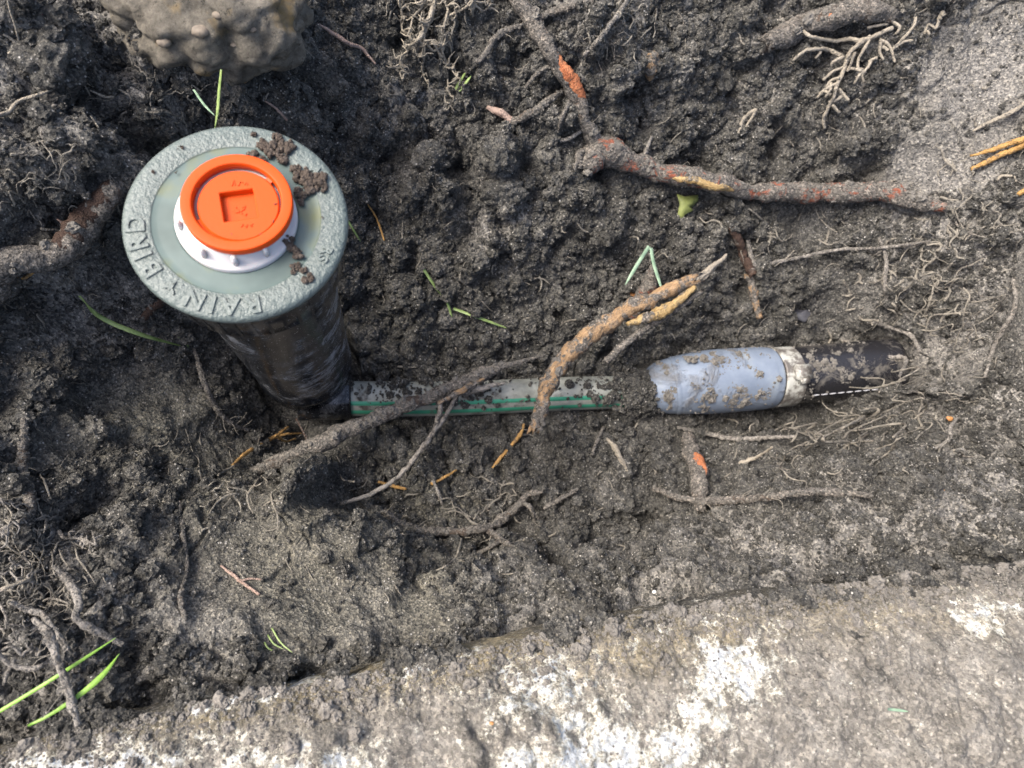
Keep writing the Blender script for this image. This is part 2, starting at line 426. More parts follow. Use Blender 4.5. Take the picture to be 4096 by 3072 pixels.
# highest soil point per millimetre, used to lay things on the ground
HB = .001
hx, hy = int((X1 - X0) / HB) + 1, int((Y1 - Y0) / HB) + 1
TOP = np.full((hy, hx), -1.0)
np.maximum.at(TOP, (np.clip(((V[:, 1] - Y0) / HB).astype(int), 0, hy - 1), np.clip(((V[:, 0] - X0) / HB).astype(int), 0, hx - 1)), V[:, 2])
TOP[TOP < -.5] = .1
TS = TOP.copy()
for _ in range(2):
    TS[1:-1, 1:-1] = (TS[1:-1, 1:-1] + TS[:-2, 1:-1] + TS[2:, 1:-1] + TS[1:-1, :-2] + TS[1:-1, 2:]) / 5
def gz(x, y): return float(bilerp(TS, X0, Y0, HB, np.array([x]), np.array([y]))[0])
def hit(px, py, lift=0.0):
    """where the view line through a picture point meets the soil, raised by lift mm"""
    d = ray(px, py); t = .10
    while t < .5:
        p = CAM + t * d
        if p[2] < gz(p[0], p[1]): break
        t += .0015
    p = CAM + t * d; p[2] = gz(p[0], p[1]) + lift * MM
    return p

# land around the hole, out to the garden beyond the picture
def ring():
    g = np.concatenate([np.linspace(-3, X0, 14), np.linspace(X1, 3, 14)])
    xs = np.concatenate([np.linspace(-3, X0 - .001, 16), np.linspace(X0, X1, 20), np.linspace(X1 + .001, 3, 16)])
    ys = np.concatenate([np.linspace(-3, Y0 - .001, 16), np.linspace(Y0, Y1, 20), np.linspace(Y1 + .001, 3, 16)])
    gx_, gy_ = np.meshgrid(xs, ys)
    z = np.full(gx_.shape, .115)
    inner = (gx_ > X0 - .0005) & (gx_ < X1 + .0005) & (gy_ > Y0 - .0005) & (gy_ < Y1 + .0005)
    z[inner] = -.03
    edge = (gx_ > X0 - .002) & (gx_ < X1 + .002) & (gy_ > Y0 - .002) & (gy_ < Y1 + .002) & ~inner
    z[edge] = .105
    v = np.stack([gx_, gy_, z], -1).reshape(-1, 3)
    h, w_ = gx_.shape; ii = np.arange(h * w_).reshape(h, w_)
    f = np.stack([ii[:-1, :-1], ii[:-1, 1:], ii[1:, 1:], ii[1:, :-1]], -1).reshape(-1, 4)
    keep = ~inner.reshape(-1)[f].all(1)
    o = mesh_obj('terrain', v, f[keep], M_SOIL)
    fattr(o, 'dry_lit', np.full(len(v), .3)); fattr(o, 'packed', np.zeros(len(v)))
    tag(o, 'bare garden soil spreading round the hole', kind='structure')
ring()

# ------------------------------------------------------------------ crumbs of earth (nobody could count them)
def crumb_nodes(M_CRUMB):
    ng = bpy.data.node_groups.new('crumbs', 'GeometryNodeTree')
    ng.interface.new_socket('Geometry', in_out='INPUT', socket_type='NodeSocketGeometry')
    ng.interface.new_socket('Geometry', in_out='OUTPUT', socket_type='NodeSocketGeometry')
    n = ng.nodes; L = ng.links.new
    gi = n.new('NodeGroupInput'); go = n.new('NodeGroupOutput')
    g2i = n.new('GeometryNodeGeometryToInstance')
    for k in range(4):
        ico = n.new('GeometryNodeMeshIcoSphere'); ico.inputs['Radius'].default_value = 1.0; ico.inputs['Subdivisions'].default_value = 3
        sp = n.new('GeometryNodeSetPosition')
        pos = n.new('GeometryNodeInputPosition'); off = n.new('ShaderNodeVectorMath'); off.operation = 'ADD'; off.inputs[1].default_value = (k * 7.3, 1.7 * k, 3)
        L(pos.outputs[0], off.inputs[0])
        no = n.new('ShaderNodeTexNoise'); no.inputs['Scale'].default_value = 1.5; no.inputs['Detail'].default_value = 4; no.inputs['Roughness'].default_value = .75
        L(off.outputs[0], no.inputs['Vector'])
        mr = n.new('ShaderNodeMapRange'); L(no.outputs['Fac'], mr.inputs[0])
        for a, b in zip((1, 2, 3, 4), (.25, .75, -.6, .7)): mr.inputs[a].default_value = b
        sc = n.new('ShaderNodeVectorMath'); sc.operation = 'SCALE'; L(pos.outputs[0], sc.inputs[0]); L(mr.outputs[0], sc.inputs['Scale'])
        L(ico.outputs['Mesh'], sp.inputs['Geometry']); L(sc.outputs[0], sp.inputs['Offset'])
        sm = n.new('GeometryNodeSetMaterial'); sm.inputs['Material'].default_value = M_CRUMB
        L(sp.outputs[0], sm.inputs['Geometry']); L(sm.outputs[0], g2i.inputs['Geometry'])
    iop = n.new('GeometryNodeInstanceOnPoints'); iop.inputs['Pick Instance'].default_value = True
    m2p = n.new('GeometryNodeMeshToPoints')
    L(gi.outputs[0], m2p.inputs[0]); L(m2p.outputs[0], iop.inputs['Points']); L(g2i.outputs[0], iop.inputs['Instance'])
    for nm, typ, sock in (('rot', 'FLOAT_VECTOR', 'Rotation'), ('size', 'FLOAT_VECTOR', 'Scale'), ('pick', 'INT', 'Instance Index')):
        a = n.new('GeometryNodeInputNamedAttribute'); a.data_type = typ; a.inputs['Name'].default_value = nm
        L(a.outputs[0], iop.inputs[sock])
    L(iop.outputs[0], go.inputs[0])
    return ng
# rounded lumps bedded in the rough parts of the wall
wl = rough ** 2 * (.12 + patch) * (smooth < .3); wl = wl / wl.sum()
pk = rng.choice(len(V), 3200, p=wl); sl = (1.1 + .9 * rng.pareto(2.6, 3200)).clip(0, 6.0) * MM
lp = V[pk] - N[pk] * (sl * .25)[:, None]
okl = np.hypot(lp[:, 0] - SX, lp[:, 1] - SY) > .034
for a_, b_, cl_ in ((PIPE[0], PIPE[1], .0105), (BLUE[0], BLUE[1], .018), (BLUE[1], BLUE[2], .018)):
    ab = b_ - a_; tt = np.clip(((lp - a_) @ ab) / (ab @ ab), 0, 1)
    okl &= np.linalg.norm(lp - (a_ + tt[:, None] * ab), axis=1) > cl_ + sl
LUMPS = (lp[okl], sl[okl])
def mat_kcrumb():
    nb = NB('kerb_crumb', True); nb.col(nb.ramp(nb.noise(200, 5, .7), [(.3, (.09, .084, .074)), (.7, (.22, .204, .18))])); nb.rough(.9); nb.spec(.2)
    nb.bump(nb.noise(900, 4, .7), .0008, .8); return nb.m
CRUMB_NG = crumb_nodes(M_CRUMB)
def mat_crust():
    nb = NB('stuck_earth', True); nb.col(nb.ramp(nb.noise(400, 5, .7), [(.3, (.075, .070, .061)), (.7, (.20, .187, .165))])); nb.rough(.9); nb.spec(.25)
    nb.bump(nb.noise(1200, 4, .7), .0006, .8); return nb.m
CRUST_NG = crumb_nodes(mat_crust())
KERB_NG = crumb_nodes(mat_kcrumb())
def crumbs(name, pts, sizes, label, parent=None, ng=None):
    me = bpy.data.meshes.new(name); me.vertices.add(len(pts)); me.vertices.foreach_set('co', np.asarray(pts, np.float32).ravel())
    me.materials.append(M_CRUMB)
    r = rng.random((len(pts), 3)) * 6.28
    s = sizes[:, None] * (.75 + .5 * rng.random((len(pts), 3)))
    a = me.attributes.new('rot', 'FLOAT_VECTOR', 'POINT'); a.data.foreach_set('vector', r.astype(np.float32).ravel())
    a = me.attributes.new('size', 'FLOAT_VECTOR', 'POINT'); a.data.foreach_set('vector', s.astype(np.float32).ravel())
    a = me.attributes.new('pick', 'INT', 'POINT'); a.data.foreach_set('value', rng.integers(0, 4, len(pts)).astype(np.int32))
    o = bpy.data.objects.new(name, me); col.objects.link(o)
    md = o.modifiers.new('crumbs', 'NODES'); md.node_group = ng or CRUMB_NG
    if parent: o.parent = parent; o.matrix_parent_inverse = Matrix.Translation(-parent.location)
    tag(o, label, kind='stuff'); return o
wgt = (.16 + rough * (.25 + .75 * patch2)) * np.where(smooth > .4, .12, 1)
wgt = wgt / wgt.sum()
NCR = 150000
pick = rng.choice(len(V), NCR, p=wgt)
sz = (.34 + .42 * rng.pareto(2.5, NCR)).clip(.3, 3.0) * MM
cpts = V[pick] + N[pick] * (sz * .25)[:, None] + rng.normal(size=(NCR, 3)) * .0003
ok = np.hypot(cpts[:, 0] - SX, cpts[:, 1] - SY) > .031
ab = PIPE[1] - PIPE[0]; tt = np.clip(((cpts - PIPE[0]) @ ab) / (ab @ ab), 0, 1)
ok &= np.linalg.norm(cpts - (PIPE[0] + tt[:, None] * ab), axis=1) > .0095
for a_, b_ in ((BLUE[0], BLUE[1]), (BLUE[1], BLUE[2])):
    ab = b_ - a_; tt = np.clip(((cpts - a_) @ ab) / (ab @ ab), 0, 1)
    ok &= np.linalg.norm(cpts - (a_ + tt[:, None] * ab), axis=1) > .0165
crumbs('soil_lumps', *LUMPS, 'rounded lumps of dark earth bedded in the walls of the hole')
crumbs('soil_crumbs', cpts[ok], sz[ok], 'loose crumbs of dark earth over the whole hole')

# ------------------------------------------------------------------ tubes
def spline(pts, step):
    """Catmull-Rom through pts (n,4: xyz + radius) resampled"""
    pts = np.asarray(pts, float); n = len(pts)
    if n == 2: pts = np.array([pts[0], (pts[0] + pts[1]) / 2, pts[1]]); n = 3
    e = np.vstack([2 * pts[0] - pts[1], pts, 2 * pts[-1] - pts[-2]])
    out = []
    for i in range(1, n):
        p0, p1, p2, p3 = e[i - 1], e[i], e[i + 1], e[i + 2]
        k = max(2, int(np.linalg.norm(p2[:3] - p1[:3]) / step))
        for t in np.arange(k) / k:
            out.append(.5 * (2 * p1 + (p2 - p0) * t + (2 * p0 - 5 * p1 + 4 * p2 - p3) * t * t + (3 * p1 - p0 - 3 * p2 + p3) * t ** 3))
    out.append(pts[-1]); return np.array(out)

GRAIN = {}
def tube(pts, seg=12, step=.0008, rough=0.0, flat=1.0, broken=0.0, knob=0.0):
    c = spline(pts, step); ctr = c[:, :3]; r = np.maximum(c[:, 3], 5e-5)
    T = np.gradient(ctr, axis=0); T /= np.linalg.norm(T, axis=1)[:, None] + 1e-12
    up = np.tile(np.array([0, 0, 1.0]), (len(c), 1))
    B = np.cross(T, up); bad = np.linalg.norm(B, axis=1) < 1e-3; B[bad] = np.array([1.0, 0, 0])
    B /= np.linalg.norm(B, axis=1)[:, None]; U = np.cross(B, T)
    a = np.linspace(0, 2 * math.pi, seg, endpoint=False)
    ring_ = B[:, None, :] * np.cos(a)[None, :, None] + U[:, None, :] * np.sin(a)[None, :, None] * flat
    v = ctr[:, None, :] + ring_ * r[:, None, None]
    n, s = len(c), seg
    vf = v.reshape(-1, 3)
    if rough > 0:
        rr = np.repeat(r, seg)
        o = rng.random() * 50
        k = fbm(vf, max(.6, float(r.mean()) / MM * 1.0), 3, o) * rough + lump(vf, max(.5, float(r.mean()) / MM * .7), o) * rough * .5
        k = k + lump(vf, max(.45, float(r.mean()) / MM * .28), o + 9) * rough * .38
        if knob: k = k + fbm(vf, 7, 2, o) * knob
        vf = vf + (ring_.reshape(-1, 3)) * (rr * k)[:, None]
    if broken:
        for e_, sg in ((0, -1), (n - 1, 1)):
            jag = (rng.random(seg) - .3) * r[e_] * broken
            vf = vf.reshape(n, seg, 3); vf[e_] += T[e_] * sg * jag[:, None]; vf = vf.reshape(-1, 3)
    ii = np.arange(n * s).reshape(n, s)
    f = np.stack([ii[:-1], np.roll(ii[:-1], -1, 1), np.roll(ii[1:], -1, 1), ii[1:]], -1).reshape(-1, 4)
    cap = [(ii[0, 0],) * 4]
    v2 = np.vstack([vf, ctr[0], ctr[-1]])
    c0, c1_ = n * s, n * s + 1
    ln = np.r_[0, np.cumsum(np.linalg.norm(np.diff(ctr, axis=0), axis=1))]
    gr_ = np.stack([np.cos(a)[None, :] * r[:, None], np.sin(a)[None, :] * r[:, None], np.repeat((ln * .14)[:, None], s, 1)], -1).reshape(-1, 3)
    GRAIN[id(v2)] = (v2, np.vstack([gr_, gr_[:1], gr_[-1:]]))
    tri = []
    for k in range(s):
        k2 = (k + 1) % s
        tri.append((c0, ii[0, k2], ii[0, k], ii[0, k])); tri.append((c1_, ii[-1, k], ii[-1, k2], ii[-1, k2]))
    return v2, f, [t[:3] for t in tri]
def tube_obj(name, tubes, mat, parent=None):
    vs, fs, off = [], [], 0
    for v, f, t in tubes:
        vs.append(v); fs += [tuple(q) for q in (f + off)]; fs += [tuple(x + off for x in q) for q in t]; off += len(v)
    ob = mesh_obj(name, np.vstack(vs), fs, mat, parent)
    g = np.vstack([GRAIN.pop(id(v))[1] for v in vs])
    at_ = ob.data.attributes.new('grain', 'FLOAT_VECTOR', 'POINT'); at_.data.foreach_set('vector', g.astype(np.float32).ravel())
    return ob

K = 1024 / 2212.0      # the photograph was measured at 2212 px width
def path(pl, lift=0.0, rs=None, jit=.45):
    """pl: (x, y[, z mm]) measured points; rs: widths in measured px at those points"""
    out = []
    for i, q in enumerate(pl):
        p = at(q[0] * K, q[1] * K, q[2]) if len(q) > 2 else None
        wpx = rs[i] if isinstance(rs, (list, tuple)) else rs
        if p is None: p = hit(q[0] * K, q[1] * K)
        depth = float((CAM - p) @ W2C[:, 2])
        r = wpx * K * depth / F_PX / 2 * .86
        if len(q) < 3: p[2] += r * .55 + lift * MM
        out.append((*p, r))
    for i in (0, -1):
        if len(pl[i]) < 3:
            x, y, z, r = out[i]; out[i] = (x, y, z - r * .9, r)
    # a root is stiff: no point may sag under the line of its neighbours by much
    o = np.array(out)
    for _ in range(2):
        for i in range(1, len(o) - 1):
            o[i, 2] = max(o[i, 2], .5 * (o[i - 1, 2] + o[i + 1, 2]) - .004)
    if jit:
        rm = float(o[:, 3].mean()); o = spline(o, max(.0012, rm * .8))
        sc_ = max(2.5, rm / MM * 4)
        jv = np.stack([fbm(o[:, :3], sc_, 3, 3.3), fbm(o[:, :3], sc_, 3, 8.8), fbm(o[:, :3], sc_, 2, 5.5) * .6], -1)
        amp_ = max(rm * jit * 1.6, .00035)
        e_ = np.minimum(1, np.minimum(np.arange(len(o)), np.arange(len(o))[::-1]) / 3.0)
        o[:, :3] += jv * amp_ * e_[:, None]
        o[:, 3] *= 1 + .35 * fbm(o[:, :3], sc_ * .8, 2, 21.)
    return o

def crust(parent, paths, dens=1.0):
    """grains of earth stuck to a root"""
    pts, szs = [], []
    for o in paths:
        c = spline(o, .0006)
        for p in c:
            for _ in range(rng.poisson(dens * (1.1 + p[3] / MM * 1.5))):
                a = rng.normal(1.57, 1.0); t = rng.random() * 6.28
                q = p[:3] + np.array([math.cos(t) * math.cos(a), math.sin(t) * math.cos(a), abs(math.sin(a))]) * p[3] * 1.02
                pts.append(q); szs.append(min(p[3] * .6, (.26 + .24 * rng.pareto(3)) * MM))
    if pts: crumbs('stuck_earth', np.array(pts), np.array(szs), None, parent, ng=CRUST_NG)
def patch_on(o, t0, t1, mat, parent, side=0.0, wid=.62, name='bare_patch', lift_=.74):
    """bare bark showing through the crust along part of a root"""
    c = spline(o, .0010); a, b = int(t0 * (len(c) - 1)), int(t1 * (len(c) - 1)); q = c[a:b + 1:2].copy()
    T = np.gradient(q[:, :3], axis=0); S_ = np.cross(T, [0, 0, 1.0]); S_ /= np.linalg.norm(S_, axis=1)[:, None]
    k = np.sin(np.linspace(.12, math.pi - .12, len(q))) ** .5
    q[:, :3] += S_ * (q[:, 3] * side)[:, None]; q[:, 2] += q[:, 3] * lift_ * math.sqrt(max(.1, 1 - side * side)); q[:, 3] *= wid * k
    return tube_obj(name, [tube(q, 16, .0006, .30)], mat, parent)
def wiggle(o, amt):
    o = np.array(o); 
    if amt: o[1:-1, :3] += rng.normal(size=(len(o) - 2, 3)) * amt * MM
    return o
def fibres(o, parent, n=None):
    """hair-thin side rootlets sprouting from a root"""
    c = spline(o, .001); L_ = len(c) * .001; n = n if n is not None else int(L_ / .0075) + 1
    tb = []
    for _ in range(n):
        i = rng.integers(0, len(c)); p = c[i, :3].copy(); T = c[min(i + 1, len(c) - 1), :3] - c[max(i - 1, 0), :3]; T /= np.linalg.norm(T) + 1e-9
        a = rng.choice([-1, 1]) * (.5 + .9 * rng.random()); ca, sa = math.cos(a), math.sin(a)
        d_ = np.array([T[0] * ca - T[1] * sa, T[0] * sa + T[1] * ca, rng.normal() * .25]); l = (2.5 + 7 * rng.random() ** 2) * MM; r0 = (.10 + .12 * rng.random()) * MM
        q = [p]
        for k in range(3):
            d_ = d_ + rng.normal(size=3) * .35; d_ /= np.linalg.norm(d_); nxt = q[-1] + d_ * l / 3
            g_ = gz(nxt[0], nxt[1]); nxt[2] = max(nxt[2], g_ + .0003); q.append(nxt)
        tb.append(tube(np.array([(*x, r0 * (1 - .22 * k)) for k, x in enumerate(q)]), 5, .0009, .2))
    if tb:
        f_ = tube_obj('fine_fibres', tb, M_HAIR, parent); f_['kind'] = 'stuff'
def root(name, pl, rs, mat, label, cat='root', group=None, lift=0.0, rough=.42, seg=12, broken=1.0, knob=.3, branches=(), patches=()):
    o = wiggle(path(pl, lift, rs), 0)
    if not branches and not patches:
        ob = tube_obj(name, [tube(o, seg, .0007, rough, broken=broken, knob=knob)], mat)
        if mat in (M_ROOT_DARK, M_ROOT_RED, M_GREYROOT, M_BROWN): crust(ob, [o], .45 if mat == M_BROWN else 1.0)
        if float(np.mean(o[:, 3])) > .0007: fibres(o, ob)
        return tag(ob, label, cat, group)
    e = empty(name, tuple(o[0][:3])); tag(e, label, cat, group)
    tube_obj('main_root', [tube(o, seg, .0007, rough, broken=broken, knob=knob)], mat, e)
    cl = [o] if mat in (M_ROOT_DARK, M_GREYROOT) else []
    for b in branches:
        bp, bw = b[0], b[1]; bm = b[2] if len(b) > 2 else mat
        bb = path(bp, lift + (b[4] if len(b) > 4 else 0), bw)
        tube_obj(b[3] if len(b) > 3 else 'side_root', [tube(bb, max(6, seg - 4), .0006, rough, broken=broken, knob=knob)], bm, e)
        if bm in (M_ROOT_DARK, M_ROOT_RED, M_GREYROOT): cl.append(bb)
    for t0, t1, pm, sd_, wd, nm in patches: patch_on(o, t0, t1, pm, e, sd_, wd, nm, .30 if nm == 'bare_skin' else .74)
    crust(e, cl); fibres(o, e)
    return e

# ------------------------------------------------------------------ lathe
def lathe(profile, seg=96, mat=None, name='part', parent=None, centre=(0, 0, 0), smooth=True):
    """closed or open profile of (radius mm, z mm)"""
    v, f = [], []
    for r, z in profile:
        for k in range(seg):
            a = 2 * math.pi * k / seg; v.append((centre[0] + r * MM * math.cos(a), centre[1] + r * MM * math.sin(a), centre[2] + z * MM))
    for i in range(len(profile) - 1):
        for k in range(seg):
            k2 = (k + 1) % seg; f.append((i * seg + k, i * seg + k2, (i + 1) * seg + k2, (i + 1) * seg + k))
    o = mesh_obj(name, v, f, mat, parent, smooth=smooth)
    bm = bmesh.new(); bm.from_mesh(o.data); bmesh.ops.remove_doubles(bm, verts=bm.verts, dist=1e-6)
    bmesh.ops.recalc_face_normals(bm, faces=bm.faces); bm.to_mesh(o.data); bm.free()
    return o

# ------------------------------------------------------------------ pop-up sprinkler
def build_sprinkler():
    nb = NB('cap_stippled_rubber')
    nb.col(nb.ramp(nb.noise(400, 3), [(.3, (.080, .103, .095)), (.7, (.120, .145, .134))])); nb.rough(.36)
    nb.bump(nb.noise(900, 3, .6), .0008, .8); m_stip = nb.m
    nb = NB('cap_smooth_rubber')
    nb.col(nb.ramp(nb.noise(70, 3, .5), [(.35, (.066, .094, .087)), (.56, (.096, .134, .125)), (.72, (.135, .15, .078))])); nb.rough(.36); nb.spec(.3)
    nb.bump(nb.noise(120, 2), .0004, .2); m_smooth = nb.m
    nb = NB('lid_lettering'); nb.col((.108, .132, .122)); nb.rough(.42); nb.bump(nb.noise(900, 3), .0006, .6); m_let = nb.m
    nb = NB('black_plastic')
    scuff_co = nb.stretch(1, 1, 1.7)
    sc = nb.noise(110, 9, .82, scuff_co, .35)
    sc2 = nb.noise(26, 5, .7, nb.stretch(1, 1, .6), .6)
    fac = nb.math('MULTIPLY', nb.mr(sc, .46, .64), nb.mr(sc2, .45, .62))
    dust = nb.mr(nb.noise(1500, 2), .66, .72, 0, .7)
    fac2 = nb.math('MAXIMUM', nb.math('MULTIPLY', fac, .55), nb.math('MULTIPLY', dust, .6))
    nb.col(nb.mix(fac2, (.007, .008, .010), (.52, .53, .54)))
    nb.rough(nb.mr(fac2, 0, .6, .13, .7)); nb.bump(sc, .0005, .12); m_black = nb.m
    nb = NB('white_plastic'); nb.col(nb.ramp(nb.noise(60, 3), [(.3, (.42, .40, .39)), (.7, (.50, .485, .475))])); nb.rough(.35); m_white = nb.m
    nb.b.inputs['Subsurface Weight'].default_value = .15; nb.b.inputs['Subsurface Scale'].default_value = .002
    nb = NB('orange_plastic')
    dirt = nb.mr(nb.noise(260, 7, .85), .66, .72, 0, .8)
    nb.col(nb.mix(dirt, (.56, .060, .002), (.08, .05, .04))); nb.rough(.5); nb.spec(.22)
    nb.b.inputs['Subsurface Weight'].default_value = 0; nb.b.inputs['Subsurface Scale'].default_value = .001
    nb.bump(nb.noise(900, 2), .0002, .15); m_or = nb.m

    e = empty('pop_up_sprinkler', (SX, SY, 0))
    tag(e, 'black pop-up lawn sprinkler standing in the hole with grey lid and orange plug', 'sprinkler')
    C = (SX, SY, CAP_Z)
    body = lathe([(0, -149), (17.5, -149), (19.4, -147.5), (20.2, -143), (20.4, -132), (20.8, -131.5), (20.9, -128), (20.5, -127.5), (21.4, -60), (21.6, -26), (22.5, -22), (22.5, -14)], 128, m_black, 'body', e, C)
    # skirt: ribbed screw collar under the lid
    sk = lathe([(22.2, -20), (25.6, -20.5), (26.4, -19), (27.0, -8), (27.3, -3.2), (27.6, -2.8), (24, -2.7)], 128, m_black, 'screw_collar', e, C)
    for k in range(40):
        a = 2 * math.pi * k / 40; d = Vector((math.cos(a), math.sin(a), 0)); s = Vector((-d.y, d.x, 0)) * .00045
        v = []
        for r, z in ((26.0, -18.5), (27.0, -4)):
            for dr in (-.2, .45):
                for q in (-1, 1):
                    p = Vector(C) + d * ((r + dr) * MM) + s * q + Vector((0, 0, z * MM)); v.append(p)
        mesh_obj('rib', v, [(0, 1, 3, 2), (4, 6, 7, 5), (2, 3, 7, 6), (0, 4, 5, 1), (0, 2, 6, 4), (1, 5, 7, 3)], m_black, sk, smooth=False)
    # lid: stippled rim, smooth dish
    rim = lathe([(27.2, -3.2), (28.3, -2.6), (28.55, -1.6), (28.5, -.6), (28.0, .0), (27.2, .35), (24.5, .42), (21.9, .38), (21.5, .30)], 160, m_stip, 'lid_rim', e, C)
    lid = lathe([(21.5, .30), (21.3, .10), (21.1, .04), (19.5, .04), (16.2, .12), (15.9, .12), (15.55, .1), (15.5, -4), (10, -4)], 160, m_smooth, 'lid_dish', e, C)
    # raised lettering on the rim, tops outwards, read clockwise
    def letter(ch, ang, size, rr=24.75, nm='letter'):
        cu = bpy.data.curves.new(nm, 'FONT'); cu.body = ch; cu.size = size * MM; cu.extrude = .00034; cu.bevel_depth = .00014; cu.bevel_resolution = 1
        cu.align_x = 'CENTER'; cu.align_y = 'CENTER'; cu.offset = .00007
        t = bpy.data.objects.new('tmp', cu); col.objects.link(t)
        me = bpy.data.meshes.new_from_object(t.evaluated_get(bpy.context.evaluated_depsgraph_get()))
        bpy.data.objects.remove(t); bpy.data.curves.remove(cu)
        a = math.radians(ang)
        mt = Matrix.Translation((C[0] + rr * MM * math.cos(a), C[1] + rr * MM * math.sin(a), C[2] + .00038)) @ Matrix.Rotation(a - math.pi / 2, 4, 'Z')
        me.transform(mt); me.materials.clear(); me.materials.append(m_let)
        o = bpy.data.objects.new(nm, me); col.objects.link(o); o.parent = rim
        return o
    for ch, ang in (('R', -75), ('A', -88), ('I', -98), ('N', -108.5), ('B', -140), ('I', -150), ('R', -158.5), ('D', -171), ('S', -24), ('R', -18), ('A', 40), ('L', 34)):
        small = ch in 'SL' or ang in (-18, 40, 34)
        letter(ch, ang, 6.4 if not small else 3.6, 24.7)
    # bird emblem between the two words: a body and two raised wings
    for dx, dy, rr_, rot in ((0, 0, 1.0, 0), (-1.1, .9, .8, .9), (1.1, .9, .8, -.9), (.1, -1.2, .6, 0)):
        a = math.radians(-124); cx = C[0] + 24.7 * MM * math.cos(a); cy = C[1] + 24.7 * MM * math.sin(a)
        R = Matrix.Rotation(a - math.pi / 2, 4, 'Z')
        v = []
        for k in range(10):
            q = 2 * math.pi * k / 10
            p = Vector((rr_ * .45 * math.cos(q), rr_ * 1.1 * math.sin(q), 0)); p.rotate(Euler((0, 0, rot))); p += Vector((dx, dy, 0))
            p = R @ (p * MM); v.append((cx + p.x, cy + p.y, C[2] + .00045))
        vt = [(x, y, z + .0004) for x, y, z in v]
        mesh_obj('emblem_mark', v + vt, [tuple(range(10, 20))] + [(k, (k + 1) % 10, 10 + (k + 1) % 10, 10 + k) for k in range(10)], m_let, rim, smooth=False)
    # white riser head
    wh = lathe([(15.45, -2), (15.45, 1.1), (15.2, 1.5), (14.6, 1.7), (13.6, 2.0), (12.6, 4.6), (12.2, 4.8), (9.0, 4.8), (8.8, 2.2), (0, 2.2)], 128, m_white, 'riser_head', e, C)
    for ang in (-118, -84, -50, -160, 20, 60, 100, 140):
        a = math.radians(ang)
        bm = bmesh.new(); bmesh.ops.create_cone(bm, cap_ends=True, segments=14, radius1=.00085, radius2=.0006, depth=.004)
        bmesh.ops.transform(bm, verts=bm.verts, matrix=Matrix.Translation((C[0] + .0136 * math.cos(a), C[1] + .0136 * math.sin(a), C[2] + .0035)))
        me = bpy.data.meshes.new('lug'); bm.to_mesh(me); bm.free(); me.materials.append(m_white)
        me.polygons.foreach_set('use_smooth', np.ones(len(me.polygons), bool))
        o = bpy.data.objects.new('lug', me); col.objects.link(o); o.parent = wh
    PC = (C[0] + 1.3 * MM, C[1] + 1.0 * MM, C[2])
    # orange flush plug: outer ring, inner disc joined by three webs, square socket
    H = 7.6
    rg = lathe([(10.7, H - 2.2), (13.3, H - 2.6), (13.65, H - 2.5), (13.7, H - 2.3), (13.7, H - .3), (13.6, H - .08), (13.45, H + .03), (13.3, H + .05), (11.3, H + .05), (11.15, H + .03), (11.0, H - .1), (10.9, H - .3), (10.7, H - 1.0), (10.7, H - 2.2)], 128, m_or, 'plug_ring', e, PC)
    d0 = H - .9
    me = bpy.data.meshes.new('plug_disc'); v, f = [], []
    n = 96; sqa = math.radians(14); hs = 4.15
    def sq(k):  # point on the rotated square for direction k
        a = 2 * math.pi * k / n - sqa; c_, s_ = math.cos(a), math.sin(a); m_ = max(abs(c_), abs(s_))
        x, y = hs * c_ / m_, hs * s_ / m_; return (x * math.cos(sqa) - y * math.sin(sqa), x * math.sin(sqa) + y * math.cos(sqa))
    prof = []
    for k in range(n):
        a = 2 * math.pi * k / n; x, y = math.cos(a), math.sin(a); qx, qy = sq(k)
        prof.append([(9.6 * x, 9.6 * y, d0 - 3), (10.0 * x, 10.0 * y, d0 - .3), (9.7 * x, 9.7 * y, d0), (qx * 1.05, qy * 1.05, d0), (qx, qy, d0 - .2), (qx * .97, qy * .97, d0 - 2.0), (0, 0, d0 - 2.0)])
    off = .35
    for pr in prof:
        for p in pr: v.append((PC[0] + (p[0] + off) * MM, PC[1] + (p[1] - .5) * MM, PC[2] + p[2] * MM))
    L_ = len(prof[0])
    for k in range(n):
        k2 = (k + 1) % n
        for j in range(L_ - 1): f.append((k * L_ + j, k2 * L_ + j, k2 * L_ + j + 1, k * L_ + j + 1))
    disc = mesh_obj('plug_disc', v, f, m_or, e, smooth=False)
    bm = bmesh.new(); bm.from_mesh(disc.data); bmesh.ops.remove_doubles(bm, verts=bm.verts, dist=1e-6); bmesh.ops.recalc_face_normals(bm, faces=bm.faces); bm.to_mesh(disc.data); bm.free()
    # webs
    for a0, a1 in ((42, 52), (-150, -60), (-58, -30)):
        v, f = [], []; m_ = 14
        for k in range(m_):
            a = math.radians(a0 + (a1 - a0) * k / (m_ - 1))
            for r, z in ((9.2, d0 - .7), (11.5, H - 1.0), (11.5, H - 1.9), (9.2, d0 - 2)):
                v.append((PC[0] + (r * math.cos(a)) * MM, PC[1] + (r * math.sin(a)) * MM, PC[2] + z * MM))
        for k in range(m_ - 1):
            for j in range(4): f.append((k * 4 + j, k * 4 + (j + 1) % 4, k * 4 + 4 + (j + 1) % 4, k * 4 + 4 + j))
        f.append((0, 1, 2, 3)); f.append(tuple((m_ - 1) * 4 + j for j in (3, 2, 1, 0)))
        mesh_obj('web', v, f, m_or, disc, smooth=False)
